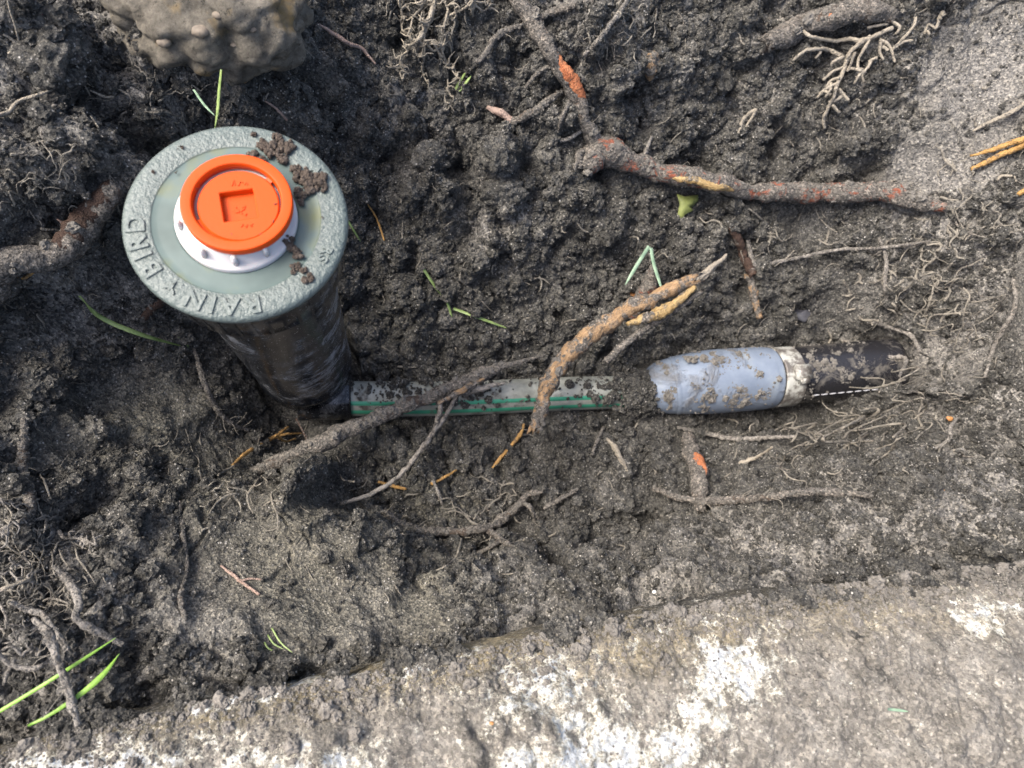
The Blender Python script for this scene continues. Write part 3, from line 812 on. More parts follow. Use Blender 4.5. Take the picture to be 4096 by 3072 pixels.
    # embossed mark in the socket and faint characters
    def strip(pts, z, w_, par, nm):
        v, f = [], []
        for i, p in enumerate(pts):
            q = Vector(pts[min(i + 1, len(pts) - 1)]) - Vector(pts[max(i - 1, 0)]); q.normalize(); s_ = Vector((-q.y, q.x)) * w_ / 2
            for sg in (-1, 1):
                for zz in (z, z + .22): v.append((PC[0] + (p[0] + sg * s_.x + off) * MM, PC[1] + (p[1] + sg * s_.y - .5) * MM, PC[2] + zz * MM))
        for i in range(len(pts) - 1):
            b = i * 4; f += [(b + 1, b + 3, b + 7, b + 5), (b, b + 1, b + 5, b + 4), (b + 2, b + 6, b + 7, b + 3)]
        mesh_obj(nm, v, f, m_or, par, smooth=False)
    zs = d0 - 2.0
    for pts in ([(-1.6, -.6), (-.9, -1.2), (0, -.9), (.6, -1.4)], [(-.6, -.2), (0, -1.0), (1.0, .1), (1.1, 1.0)], [(-1.2, .6), (-.9, .1)], [(1.0, .9), (.4, .3)], [(1.2, -1.7), (1.7, -1.3), (1.5, -1.9)]):
        strip(pts, zs, .28, disc, 'emblem_mark')
    for pts in ([(-2.2, 5.2), (-1.8, 6.9), (-1.4, 5.4)], [(-.6, 5.4), (-.2, 6.8), (.5, 6.4)], [(.9, 5.9), (1.3, 6.6), (1.6, 5.8)],
                [(1.2, -6.2), (1.6, -5.2)], [(2.1, -6.0), (2.7, -5.3), (2.4, -6.3)], [(3.3, -5.6), (3.9, -5.0), (3.6, -5.9)]):
        strip(pts, d0 - .02, .25, disc, 'raised_character')
    return m_black
M_BLACK = build_sprinkler()

# ------------------------------------------------------------------ soil clumps (individual lumps)
def clump(name, centre, rx, ry, rz, label, cat='soil clump', group=None, mat=None, amp=.38, sub=4, feat=.9, parent=None):
    bm = bmesh.new(); bmesh.ops.create_icosphere(bm, subdivisions=sub, radius=1)
    v = np.array([x.co[:] for x in bm.verts]); f = np.array([[q.index for q in p.verts] for p in bm.faces]); bm.free()
    sc = np.array([rx, ry, rz]) * MM; w_ = v * sc
    o = rng.random() * 80; m_ = float(np.mean([rx, ry, rz]))
    k = fbm(w_, m_ * feat, 3, o) * amp * 1.6 + lump(w_, m_ * feat * .55, o) * amp * .7 + lump(w_, max(.8, m_ * .22), o + 3) * amp * .35
    w_ = w_ * (1 - amp * .3 + k)[:, None]
    ob = mesh_obj(name, w_ + np.array(centre), f, mat or M_CRUMB, parent)
    if label: tag(ob, label, cat, group)
    return ob
def cluster(name, label, spots, cat='soil clump', group=None, n=26):
    """a crumbly clump made of grains stuck together; spots in lid plane (px of the 2212 picture, radius mm)"""
    vs, fs, off = [], [], 0
    for (x, y, z, r) in spots:
        c0 = at(x * K, y * K, z)
        for _ in range(n):
            d = rng.normal(size=3); d /= np.linalg.norm(d); q = r * (rng.random() ** .5)
            c = c0 + d * np.array([q, q, q * .45]) * MM; c[2] = max(c[2], c0[2])
            bm = bmesh.new(); bmesh.ops.create_icosphere(bm, subdivisions=3, radius=1)
            v = np.array([p.co[:] for p in bm.verts]); f = np.array([[a.index for a in p.verts] for p in bm.faces]); bm.free()
            rr = r * (.14 + .34 * rng.random() ** 1.6) * MM
            w_ = v * rr * (.8 + .4 * rng.random(3)) + c
            w_ = w_ + v * (rr * (lump(w_, rr / MM * .55, 3) * .45 + fbm(w_, rr / MM, 2) * .5 - .2))[:, None]
            vs.append(w_); fs.append(f + off); off += len(v)
    o = mesh_obj(name, np.vstack(vs), np.vstack(fs), M_CLUMP)
    return tag(o, label, cat, group)
def mat_clump():
    nb = NB('soil_clump_brown')
    nb.col(nb.ramp(nb.noise(500, 6, .75), [(.3, (.045, .034, .026)), (.55, (.095, .075, .060)), (.75, (.20, .165, .135))])); nb.rough(.85); nb.spec(.3)
    nb.bump(nb.noise(1300, 5, .75), .0008, .9); return nb.m
M_CLUMP = mat_clump()
TZ = 150.8
cluster('soil_clump', 'largest brown soil clump on the grey lid, beside the top of the orange ring', [(600, 300, TZ, 1.6), (575, 318, TZ, 2.0), (590, 328, TZ, 1.8), (620, 318, TZ, 2.0), (548, 335, TZ, 1.4), (565, 345, TZ, 1.2), (610, 345, TZ, 1.5), (548, 290, TZ, .8)], group='soil clumps on the sprinkler lid')
cluster('soil_clump', 'brown soil clump on the right rim of the grey lid', [(655, 380, TZ, 2.3), (690, 385, TZ, 2.2), (670, 402, TZ, 2.2), (640, 365, TZ, 1.5), (700, 405, TZ, 1.2), (648, 418, TZ, 1.8), (650, 435, TZ, 1.1)], group='soil clumps on the sprinkler lid')
cluster('soil_clump', 'small brown soil clump against the lower right of the orange ring', [(622, 520, TZ + .5, 1.5), (632, 538, TZ, 1.4), (645, 550, TZ, 1.3)], group='soil clumps on the sprinkler lid')
cluster('soil_clump', 'string of brown soil crumbs at the lower right of the grey lid', [(640, 575, TZ, 1.2), (655, 585, TZ, 1.0), (662, 602, TZ, 1.3), (672, 596, TZ, 1.0), (632, 588, TZ, .7)], group='soil clumps on the sprinkler lid')
for x, y, r, lb, z in ((388, 318, 1.0, 'brown crumb on the upper left rim of the lid', 0), (333, 372, .7, 'little round crumb on the left rim of the lid', 0), (380, 372, .5, 'tiny crumb on the smooth left part of the lid', 0),
                    (473, 430, .75, 'dark crumb lying in the square socket of the orange plug', 5.2), (565, 507, .55, 'dark crumb stuck on the lower right of the orange disc', 6.6), (698, 470, .4, 'speck of soil on the right of the smooth lid', 0),
                    (598, 440, .45, 'grit in the right side of the orange ring groove', 6.0), (590, 478, .35, 'grit speck low in the orange ring groove', 6.0), (425, 408, .3, 'grit speck in the upper left of the ring groove', 6.0), (500, 505, .25, 'grain of dirt below the square socket', 7.0)):
    cluster('soil_crumb', lb, [(x, y, TZ + z, r)], cat='soil crumb', n=6)

# ------------------------------------------------------------------ striped irrigation pipe
def build_pipe():
    a, b = Vector(PIPE[0]), Vector(PIPE[1]); ax = (b - a).normalized(); L_ = (b - a).length
    e = empty('irrigation_pipe', tuple(a)); tag(e, 'grey irrigation pipe with two green stripes lying at the bottom of the hole', 'pipe')
    side = ax.cross(Vector((0, 0, 1))).normalized(); up = side.cross(ax)
    nb = NB('pipe_grey_muddy')
    mud = nb.mr(nb.noise(40, 8, .7, dist=.4), .57, .66)
    pale = nb.ramp(nb.noise(80, 6, .7), [(.3, (.15, .16, .14)), (.5, (.25, .26, .225)), (.7, (.36, .365, .32))])
    mudc = nb.ramp(nb.noise(400, 5), [(.3, (.05, .045, .038)), (.7, (.13, .12, .10))])
    nb.col(nb.mix(mud, pale, mudc)); nb.rough(nb.mr(mud, 0, 1, .35, .9)); nb.bump(mud, .0006, .7, nb.bump(nb.noise(700, 4), .0004, .6)); m_p = nb.m
    nb = NB('stripe_green'); mud = nb.mr(nb.noise(60, 7, .75, dist=.4), .54, .58)
    nb.col(nb.mix(mud, nb.ramp(nb.noise(40, 3), [(.3, (.02, .15, .09)), (.7, (.05, .28, .17))]), (.09, .08, .07))); nb.rough(.4); m_g = nb.m
    def sag(t): return Vector((0, 0, -.0006 * math.sin(t * 3.1))) + side * (.0010 * math.sin(t * 5))
    seg = 40; st = 120; R = .0083
    v, f = [], []
    for i in range(st + 1):
        t = i / st
        for k in range(seg):
            q = 2 * math.pi * k / seg; v.append(a + ax * (L_ * t) + sag(t) + (side * math.cos(q) + up * math.sin(q)) * R)
    for i in range(st):
        for k in range(seg): k2 = (k + 1) % seg; f.append((i * seg + k, i * seg + k2, (i + 1) * seg + k2, (i + 1) * seg + k))
    f.append(tuple(range(seg))); f.append(tuple(range(st * seg, st * seg + seg))[::-1])
    mesh_obj('pipe_wall', v, f, m_p, e)
    for q0, wd in ((60, 7.0), (26, 9.0)):
        v, f = [], []
        for i in range(st + 1):
            t = i / st
            for k in range(5):
                q = math.radians(q0 + (k - 2) / 2 * wd + 2.0 * math.sin(t * 4))
                rr = R + (.00018 if 0 < k < 4 else .00002)
                v.append(a + ax * (L_ * t) + sag(t) + (side * math.cos(q) + up * math.sin(q)) * rr)
        for i in range(st):
            for k in range(4): f.append((i * 5 + k, i * 5 + k + 1, (i + 1) * 5 + k + 1, (i + 1) * 5 + k))
        mesh_obj('green_stripe', v, f, m_g, e)
    # black fitting that ties the pipe to the sprinkler
    rings = [(0, 0), (0, .0104), (.0225, .0104), (.0235, .0096), (.0235, .0084)]
    v, f = [], []
    for d, r in rings:
        for k in range(32):
            q = 2 * math.pi * k / 32; v.append(a + ax * (d - .010) + (side * math.cos(q) + up * math.sin(q)) * r)
    for i in range(len(rings) - 1):
        for k in range(32): k2 = (k + 1) % 32; f.append((i * 32 + k, i * 32 + k2, (i + 1) * 32 + k2, (i + 1) * 32 + k))
    mesh_obj('barbed_fitting', v, f, M_BLACK, e)
    return a, ax, L_, side, up
pa, pax, pL, pside, pup = build_pipe()

# ------------------------------------------------------------------ blue grey elbow with clamp and black supply hose
def build_main():
    nb = NB('elbow_blue_grey')
    mud = nb.mr(nb.noise(30, 9, .68, dist=.8), .50, .64)
    mudc = nb.ramp(nb.noise(500, 5), [(.3, (.06, .054, .046)), (.7, (.14, .128, .11))])
    blue = nb.ramp(nb.noise(70, 5, .6), [(.3, (.115, .145, .195)), (.6, (.17, .205, .255)), (.75, (.22, .25, .265))])
    nb.col(nb.mix(mud, blue, mudc)); nb.rough(nb.mr(mud, 0, 1, .42, .9)); nb.spec(.4); nb.bump(mud, .0012, .8, nb.bump(nb.noise(200, 4), .0006, .35)); m_blue = nb.m
    nb = NB('steel_band'); mud = nb.mr(nb.noise(110, 6, .7), .45, .56)
    nb.col(nb.mix(mud, (.40, .40, .36), (.11, .10, .088))); nb.b.inputs['Metallic'].default_value = .1; nb.rough(.4); m_st = nb.m
    nb = NB('hose_black'); mud = nb.mr(nb.noise(75, 8, .8, dist=.5), .52, .62, 0, .85)
    nb.col(nb.mix(mud, (.014, .014, .016), (.10, .092, .078))); nb.rough(nb.mr(mud, 0, 1, .25, .9)); nb.bump(nb.noise(900, 3), .0004, .4); m_h = nb.m
    nb = NB('print_white'); nb.col((.72, .72, .74)); nb.rough(.5); m_w = nb.m
    e = empty('supply_pipe', tuple(BLUE[1])); tag(e, 'black supply hose clamped to a mud-smeared blue grey elbow at the right', 'pipe')
    def sweep(name, pts, mat, seg=48, step=.0007, cap=True, rough_=0):
        c = spline(np.array(pts), step); v, f = [], []
        T = np.gradient(c[:, :3], axis=0); T /= np.linalg.norm(T, axis=1)[:, None]
        sd_ = np.array(pside)
        for i in range(len(c)):
            s_ = sd_ - T[i] * (sd_ @ T[i]); s_ /= np.linalg.norm(s_); u_ = np.cross(s_, T[i])
            for k in range(seg):
                q = 2 * math.pi * k / seg; v.append(c[i, :3] + (s_ * math.cos(q) + u_ * math.sin(q)) * c[i, 3])
        v = np.array(v)
        n = len(c)
        for i in range(n - 1):
            for k in range(seg): k2 = (k + 1) % seg; f.append((i * seg + k, i * seg + k2, (i + 1) * seg + k2, (i + 1) * seg + k))
        if cap: f.append(tuple(range(seg))); f.append(tuple(range((n - 1) * seg, n * seg))[::-1])
        o = mesh_obj(name, v, np.array(f[:-2]) if False else f, mat, e)
        bm = bmesh.new(); bm.from_mesh(o.data); bmesh.ops.recalc_face_normals(bm, faces=bm.faces); bm.to_mesh(o.data); bm.free()
        return o
    A, B, Cc = BLUE
    ax = (B - A) / np.linalg.norm(B - A)
    d = lambda s, dz=0: A + ax * s * MM + np.array([0, 0, dz * MM])
    LB = np.linalg.norm(B - A) / MM
    s_end = LB - 13
    el = sweep('elbow', [(*d(.3, -8.4), .0008), (*d(.5, -8.4), .0050), (*d(1.5, -8.0), .0088), (*d(4.0, -6.9), .0117), (*d(8, -5.0), .0134), (*d(15, -2.4), .0147), (*d(24, -.6), .0157), (*d(34, 0), .0163), (*d(s_end - 8), .0162), (*d(s_end - 3), .0158), (*d(s_end - .6), .0155), (*d(s_end), .0149)], m_blue)
    # moulded lip on the elbow's lower mouth
    sweep('moulded_lip', [(*d(13.0, -3.0), .0143), (*d(13.4, -2.9), .0147), (*d(14.6, -2.5), .0149), (*d(15.6, -2.2), .0147)], m_blue, cap=False)
    sweep('hose', [(*d(s_end - 3), .0145), (*d(LB), .0148), (*(B * .4 + Cc * .6 + np.array([0, 0, .0005])), .0148), (*Cc, .0148), (*(Cc + (Cc - B) / np.linalg.norm(Cc - B) * .003), .0146)], m_h)
    bd = sweep('clamp_band', [(*d(s_end + 1.0), .0150), (*d(s_end + 1.1), .0155), (*d(s_end + 6), .0155), (*d(s_end + 11.0), .0155), (*d(s_end + 11.1), .0149)], m_st, cap=False)
    # clamp screw housing on the near side of the band
    sdv = np.array(pside); up = np.array([0, 0, 1.0])
    def box(name, c, hx_, hy_, hz_, mat, par, bev=.0006):
        bm = bmesh.new(); bmesh.ops.create_cube(bm, size=1)
        yv = np.cross(up, ax); yv /= np.linalg.norm(yv); R = Matrix((tuple(ax), tuple(yv), tuple(up))).transposed().to_4x4()
        bmesh.ops.transform(bm, verts=bm.verts, matrix=Matrix.Translation(c) @ R @ Matrix.Diagonal((hx_ * 2 * MM, hy_ * 2 * MM, hz_ * 2 * MM, 1)))
        bmesh.ops.bevel(bm, geom=bm.edges[:], offset=bev, segments=3, affect='EDGES')
        me = bpy.data.meshes.new(name); bm.to_mesh(me); bm.free(); me.materials.append(mat); me.polygons.foreach_set('use_smooth', np.ones(len(me.polygons), bool))
        o = bpy.data.objects.new(name, me); col.objects.link(o); o.parent = par; return o
    q = math.radians(82); c_ = d(s_end + 8.5) + (sdv * math.cos(q) + up * math.sin(q)) * .0160
    box('screw_housing', c_, 4.2, 3.8, 2.0, m_st, bd)
    box('screw_head', c_ + sdv * .0045 + np.array([0, 0, .0006]), 2.2, 1.4, 1.8, m_st, bd)
    # white dashes printed along the hose
    hax = (Cc - B) / np.linalg.norm(Cc - B)
    q = math.radians(32)
    for k in range(9):
        s0 = .0035 + k * .0043
        v = []
        for ss in (s0, s0 + .0017, s0 + .0034):
            for dq in (-.035, 0, .035):
                lens = .4 if ss != s0 + .0017 else 1
                v.append(B + hax * ss + np.array([0, 0, .0002]) + (sdv * math.cos(q + dq * lens) + up * math.sin(q + dq * lens)) * .01505)
        mesh_obj('printed_dash', v, [(0, 1, 4, 3), (1, 2, 5, 4), (3, 4, 7, 6), (4, 5, 8, 7)], m_w, e)
    # mud stuck on the elbow and hose, crumbs
    pts, szs = [], []
    while len(pts) < 2300:
        t = rng.random() * (LB + 34); q = rng.normal(1.57, .85)
        base = d(t, -max(0, (14 - t)) * .45) if t < LB else B + hax * (t - LB) * MM
        rad = .0161 if t < s_end else .0150
        if t < 14: rad = .0134 - .0008 * max(0, 6 - t); base = d(t, -5.0 + .18 * t)
        w_ = math.exp(-((q - .7) / .35) ** 2) * math.exp(-((t - 38) / 12) ** 2) * 1.0 + .8 * math.exp(-((q - 2.3) / .35) ** 2) * math.exp(-((t - 27) / 12) ** 2) + .5 * math.exp(-((t - 7) / 3) ** 2) * (q > .3) * 1.2 + .03 + .25 * (t > s_end + 14) * math.exp(-((q - 1.7) / .5) ** 2)
        if rng.random() > w_: continue
        yv = sdv
        pp = base + (yv * math.cos(q) + up * math.sin(q)) * rad
        if float(fbm(pp[None, :], 8, 3, 4.4)[0]) < .06: continue
        pts.append(pp); szs.append((.28 + .22 * rng.pareto(3)) * MM)
    crumbs('mud_crumbs', np.array(pts), np.array(szs).clip(0, .0014), None, e, ng=CRUST_NG)
build_main()
# mud crumbs on the striped pipe
pts, szs = [], []
for _ in range(1100):
    t = rng.random() ** .8; q = rng.normal(1.75, .6)
    k = math.exp(-((t - .22) / .07) ** 2) + math.exp(-((t - .42) / .1) ** 2) * .9 + sstep(.72, 1, np.array(t)) * 1.3 + .12
    if rng.random() > k: continue
    p = pa + pax * (pL * t) + (pside * math.cos(q) + pup * math.sin(q)) * .0084
    pts.append(tuple(p)); szs.append((.3 + .4 * rng.pareto(2.6)) * MM)
for _ in range(900):   # earth heaped over the pipe's far end
    t = 1 + rng.normal() * .03; q = rng.random() * 3.14; rr = .0075 + rng.random() * .003
    p = pa + pax * (pL * t) + (pside * math.cos(q) + pup * math.sin(q)) * rr
    pts.append(tuple(p)); szs.append((.6 + .5 * rng.pareto(2.6)) * MM)
e_p = bpy.data.objects['irrigation_pipe']
crumbs('mud_crumbs', np.array(pts), np.array(szs).clip(0, .0024), None, e_p)

# ------------------------------------------------------------------ kerb along the near edge
def spill():
    pts, sz = [], []
    k = 0
    while len(pts) < 1500 and k < 40000:
        k += 1
        i = rng.integers(1, len(KE) - 1); t = rng.random(); p = KE[i] * (1 - t) + KE[min(i + 1, len(KE) - 1)] * t
        ab = (KE[i + 1] - KE[i])[:2]; ab = ab / np.linalg.norm(ab); n_ = np.array([ab[1], -ab[0]]); q = rng.normal() * 2.4 - .2
        r = (.5 + .55 * rng.pareto(2.2))
        if r > 3.0: continue
        pp = np.array([p[0] + n_[0] * q * MM, p[1] + n_[1] * q * MM, p[2] + (4.5 + .75 * max(q, 0) - max(0, -q) * 1.2 - r * .25) * MM])
        if float(fbm(pp[None, :], 16, 3, 61.)[0]) < .08: continue
        pts.append(pp); sz.append(r * MM)
    crumbs('spilled_soil', np.array(pts), np.array(sz), 'crumbs of soil spilled over the upper edge of the kerb')
def build_kerb():
    E_ = KE
    # extend the line far out both ways
    d0 = (E_[0] - E_[3]) / np.linalg.norm(E_[0] - E_[3]); d1 = (E_[-1] - E_[-5]) / np.linalg.norm(E_[-1] - E_[-5])
    n = 1000
    E2 = np.vstack([E_[0] + d0 * .1 * np.array([1, 1, 0]), E_, E_[-1] + d1 * .1 * np.array([1, 1, 0])])
    s = np.r_[0, np.cumsum(np.linalg.norm(np.diff(E2[:, :2], axis=0), axis=1))]
    t = np.linspace(0, s[-1], n); ln = np.stack([np.interp(t, s, E2[:, k]) for k in range(3)], -1)
    k_ = np.ones(41) / 41
    for c in range(3): ln[:, c] = np.convolve(np.pad(ln[:, c], 20, 'edge'), k_, 'valid')
    T = np.gradient(ln, axis=0)[:, :2]; T /= np.linalg.norm(T, axis=1)[:, None]
    out = np.stack([T[:, 1], -T[:, 0]], -1)                       # towards the viewer
    prof = [(3.5, -55), (1.2, -30), (0.3, -12), (0, -4)] + [(x, 4 + 21 * (1 - math.exp(-x / 26))) for x in np.linspace(.6, 120, 200)] + [(121.5, 20), (123, -50)]
    pr = np.array(prof) * MM
    Vv = np.empty((n, len(pr), 3))
    Vv[:, :, :2] = ln[:, None, :2] + out[:, None, :] * pr[None, :, 0, None]
    Vv[:, :, 2] = ln[:, None, 2] + pr[None, :, 1]
    Vv = Vv.reshape(-1, 3)
    gxn = np.tile(np.arange(len(pr)), n)
    amp = np.where(gxn < 4, .4, 1.0)
    dn = fbm(Vv, 40, 3, 2.2) * 3.5 + fbm(Vv, 9, 3, 8.2) * 2.0 + lump(Vv, 6, 9) * .9 * sstep(-.2, .4, fbm(Vv, 25, 2, 3.3)) + lump(Vv, 2.4, 10) * .6 + lump(Vv, 1.3, 14) * .35
    cake = sstep(.02, .35, fbm(Vv, 24, 3, 44.0)) * sstep(-.3, .2, fbm(Vv, 7, 2, 51.0))
    dn += cake * (1.0 + 1.3 * lump(Vv, 5, 47) + .8 * lump(Vv, 2.2, 48))
    # thicker caked lumps near the frame's lower middle
    for px, py, z, r, h in ((500, 735, 118, 22, 4.0), (560, 770, 120, 16, 3), (330, 770, 120, 20, 2), (960, 740, 124, 24, 3.5), (140, 745, 112, 12, 2)):
        c = at(px, py, z); dn += h * np.exp(-((Vv[:, 0] - c[0]) ** 2 + (Vv[:, 1] - c[1]) ** 2) / (r * MM) ** 2) * (.6 + .8 * lump(Vv, 8, 5))
    Vv[:, 2] += dn * MM * amp * np.where(gxn < 4, 0, 1)
    Vv[:, :2] += (np.repeat(out, len(pr), 0)) * ((fbm(Vv, 6, 3, 4.0) * 1.6 + fbm(Vv, 26, 2, 6.0) * 3.0 * np.exp(-gxn / 30.0)) * MM)[:, None]
    # worn white paint, ochre stain
    def blob(px, py, z, rx, ry, w_=1, rot=0):
        c = at(px, py, z); dx = Vv[:, 0] - c[0]; dy = Vv[:, 1] - c[1]; cr, sr = math.cos(rot), math.sin(rot)
        u = dx * cr + dy * sr; v = -dx * sr + dy * cr; return w_ * np.exp(-(u / (rx * MM)) ** 2 - (v / (ry * MM)) ** 2)
    pt = np.zeros(len(Vv))
    for b in [(725, 675, 112, 11, 16, 1, -.2), (745, 655, 108, 9, 9, .9), (700, 715, 116, 8, 12, .8), (540, 690, 112, 22, 9, .85, .25), (590, 722, 118, 13, 6, .85, .1), (610, 760, 120, 26, 8, .95), (690, 755, 120, 14, 8, .9),
              (530, 770, 120, 12, 6, .9), (100, 768, 112, 40, 6, .85, .1), (240, 764, 113, 14, 8, .7), (20, 772, 112, 14, 6, .8), (310, 765, 114, 22, 6, .7), (250, 697, 102, 26, 2.0, 1, .22), (170, 722, 104, 12, 1.2, .6, .22), (980, 620, 118, 9, 9, .8), (1000, 605, 116, 8, 3, .7), (440, 668, 104, 20, 3, .7, .2), (640, 648, 104, 14, 4, .7, .3), (760, 628, 106, 8, 5, .55), (380, 690, 108, 12, 5, .5)]:
        pt = np.maximum(pt, blob(*b))
    oc = np.zeros(len(Vv))
    for b in [(440, 657, 100, 36, 7, 1, .2), (330, 680, 98, 26, 6, .9, .2), (560, 640, 98, 30, 5, .8, .25), (250, 700, 99, 30, 5, .7, .2), (620, 655, 106, 24, 8, .6, .2), (700, 640, 106, 30, 8, .6, .2), (60, 725, 102, 30, 6, .6, .2), (860, 610, 110, 40, 8, .45)]:
        oc = np.maximum(oc, blob(*b))
    strk = fbm(Vv * np.array([1, 1, 1]), 14, 4, 2) * .35
    m_ = len(pr); ii = np.arange(n * m_).reshape(n, m_)
    f = np.stack([ii[:-1, :-1], ii[1:, :-1], ii[1:, 1:], ii[:-1, 1:]], -1).reshape(-1, 4)
    nb = NB('kerb_worn_paint')
    earth = nb.ramp(nb.noise(110, 7, .72), [(.28, (.11, .102, .088)), (.5, (.225, .21, .182)), (.72, (.36, .34, .30))])
    ochre = nb.ramp(nb.noise(160, 6, .7), [(.3, (.17, .14, .085)), (.7, (.46, .39, .24))])
    dark, _g = soil_colour(nb, False)
    blot = nb.math('MULTIPLY', nb.attr('cake'), nb.mr(nb.noise(150, 6, .75), .38, .58, .1, .8))
    ed = nb.mr(nb.math('ADD', nb.attr('edge'), nb.mr(nb.noise(90, 7, .75), .3, .7, -.5, .5)), .25, .7)
    earth = nb.mix(nb.math('MAXIMUM', ed, blot), earth, dark)
    c = nb.mix(nb.math('MULTIPLY', nb.attr('ochre'), nb.mr(nb.noise(140, 6, .8), .36, .58)), earth, ochre)
    pn = nb.math('ADD', nb.math('SUBTRACT', nb.attr('paint'), nb.math('MULTIPLY', nb.attr('cake'), .55)), nb.mr(nb.noise(190, 9, .85), .28, .72, -1.1, 1.1))
    pf = nb.mr(pn, .45, 1.0)
    white = nb.ramp(nb.noise(220, 4), [(.3, (.42, .45, .46)), (.7, (.66, .69, .71))])
    rimc = nb.mix(nb.mr(pn, .45, .62), c, (.50, .46, .33))
    c = nb.mix(pf, rimc, white)
    g = nb.n('ShaderNodeTexVoronoi'); g.inputs['Scale'].default_value = 1100; nb.L(nb.co, g.inputs['Vector'])
    sep = nb.n('ShaderNodeSeparateColor'); nb.L(g.outputs['Color'], sep.inputs[0])
    c = nb.mix(.55, c, nb.ramp(sep.outputs[2], [(0, (.35, .35, .35)), (.5, (.9, .9, .9)), (1, (1.7, 1.66, 1.6))]), 'MULTIPLY')
    gr = nb.math('MULTIPLY', nb.mr(sep.outputs[0], .82, .95), nb.mr(g.outputs['Distance'], .5, .3))
    c = nb.mix(gr, c, nb.ramp(sep.outputs[1], [(.0, (.06, .05, .045)), (.4, (.30, .27, .22)), (1, (.55, .52, .46))]))
    nb.col(c); nb.rough(.85); nb.spec(.25)
    nb.bump(nb.noise(900, 4, .75), .0010, .9, nb.bump(nb.noise(320, 6, .75), .0022, .9))
    o = mesh_obj('kerb', Vv, f, nb.m)
    fattr(o, 'cake', cake)
    fattr(o, 'edge', np.exp(-np.maximum(0, gxn - 4) / 14.0))
    fattr(o, 'paint', pt + strk * .5 * (pt > .02)); fattr(o, 'ochre', oc.clip(0, 1))
    # flip if needed so faces look up
    if o.data.polygons[len(o.data.polygons) // 2].normal.z < 0: o.data.flip_normals()
    tag(o, 'earth-caked concrete kerb with worn white paint along the near edge of the hole', 'kerb')
    # earth crumbs scattered over the kerb, denser along its soil edge
    w_ = np.exp(-((gxn - 4) / 10.0)) * 1.0 + .02; w_[gxn < 4] = 0; w_ /= w_.sum()
    pk = rng.choice(len(Vv), 14000, p=w_); s_ = (.22 + .26 * rng.pareto(2.8, 14000)).clip(0, 2.0) * MM * np.where(gxn[pk] < 30, 1, .6)
    crumbs('kerb_crumbs', Vv[pk], s_, 'loose earth crumbs lying on the kerb', ng=KERB_NG)
build_kerb()
spill()

# ------------------------------------------------------------------ lump of rock at the top left
def build_rock():
    nb = NB('rock_conglomerate')
    base = nb.ramp(nb.noise(140, 7, .75), [(.28, (.06, .054, .044)), (.5, (.20, .18, .142)), (.7, (.38, .34, .27))])
    och = nb.mr(nb.noise(55, 4, .6), .55, .66)
    c = nb.mix(nb.math('MULTIPLY', och, .8), base, (.36, .25, .10))
    dk = nb.mr(nb.noise(420, 4, .8), .58, .66, 0, .7)
    nb.col(nb.mix(dk, c, (.03, .027, .022))); nb.rough(.8); nb.spec(.3)
    nb.bump(nb.noise(700, 7, .8), .0024, 1.0); m_r = nb.m
    nb = NB('pebble_tan'); nb.col(nb.ramp(nb.noise(300, 5, .7), [(.3, (.10, .08, .06)), (.7, (.23, .19, .14))])); nb.rough(.7); nb.bump(nb.noise(900, 4), .0005, .5); m_pb = nb.m
    c = at(210, 2, 116)
    e = empty('rock', tuple(c)); tag(e, 'large tan and grey lump of pebbly rock on the bank above the sprinkler', 'rock')
    clump('rock_mass', c, 33, 24, 18, None, mat=m_r, amp=.20, sub=6, feat=.75, parent=e)
    dg = bpy.context.evaluated_depsgraph_get()
    for x, y, r in ((430, 62, 2.8), (352, 88, 2.2), (470, 30, 1.6), (505, 95, 1.2), (545, 62, 1.3)):
        d = Vector(ray(x * K, y * K)).normalized()
        hit_, loc, nrm, *_ = S.ray_cast(dg, Vector(CAM), d)
        if hit_: clump('pebble', np.array(loc) - np.array([0, 0, r * .3]) * MM, r, r * .8, r * .6, None, mat=m_pb, amp=.12, sub=3, parent=e)
bpy.context.view_layer.update()
build_rock()

# ------------------------------------------------------------------ roots and sticks
def fork():
    e = root('tree_root', [(1095, -20), (1140, 60), (1185, 130), (1230, 210), (1262, 285), (1300, 345)], [40, 38, 34, 34, 32, 44], M_ROOT_DARK,
        'long dark forked root running down from the top middle and off to the right', lift=2, seg=18, rough=.22, knob=.3,
        branches=[([(1262, 372), (1300, 352), (1400, 395), (1500, 412), (1600, 428), (1750, 440), (1900, 442), (2020, 462)], [52, 54, 42, 40, 38, 44, 40, 22], M_ROOT_RED, 'side_branch', 3.0)])
    fibres(path([(1262, 372), (1300, 352), (1400, 395), (1500, 412), (1600, 428), (1750, 440), (1900, 442)], 5, 40), e, 14)
    mo = path([(1095, -20), (1140, 60), (1185, 130), (1230, 210), (1262, 285), (1300, 345)], 2, [40, 38, 34, 34, 32, 44])
    patch_on(mo, .36, .70, M_ROOT_ORANGE, e, -.12, .84, lift_=.6)
    bo = path([(1262, 372), (1300, 352), (1400, 395), (1500, 412), (1600, 428), (1750, 440), (1900, 442), (2020, 462)], 5, [52, 54, 42, 40, 38, 44, 40, 22])
    patch_on(bo, .27, .45, M_WOOD, e, .75, .42)
fork()
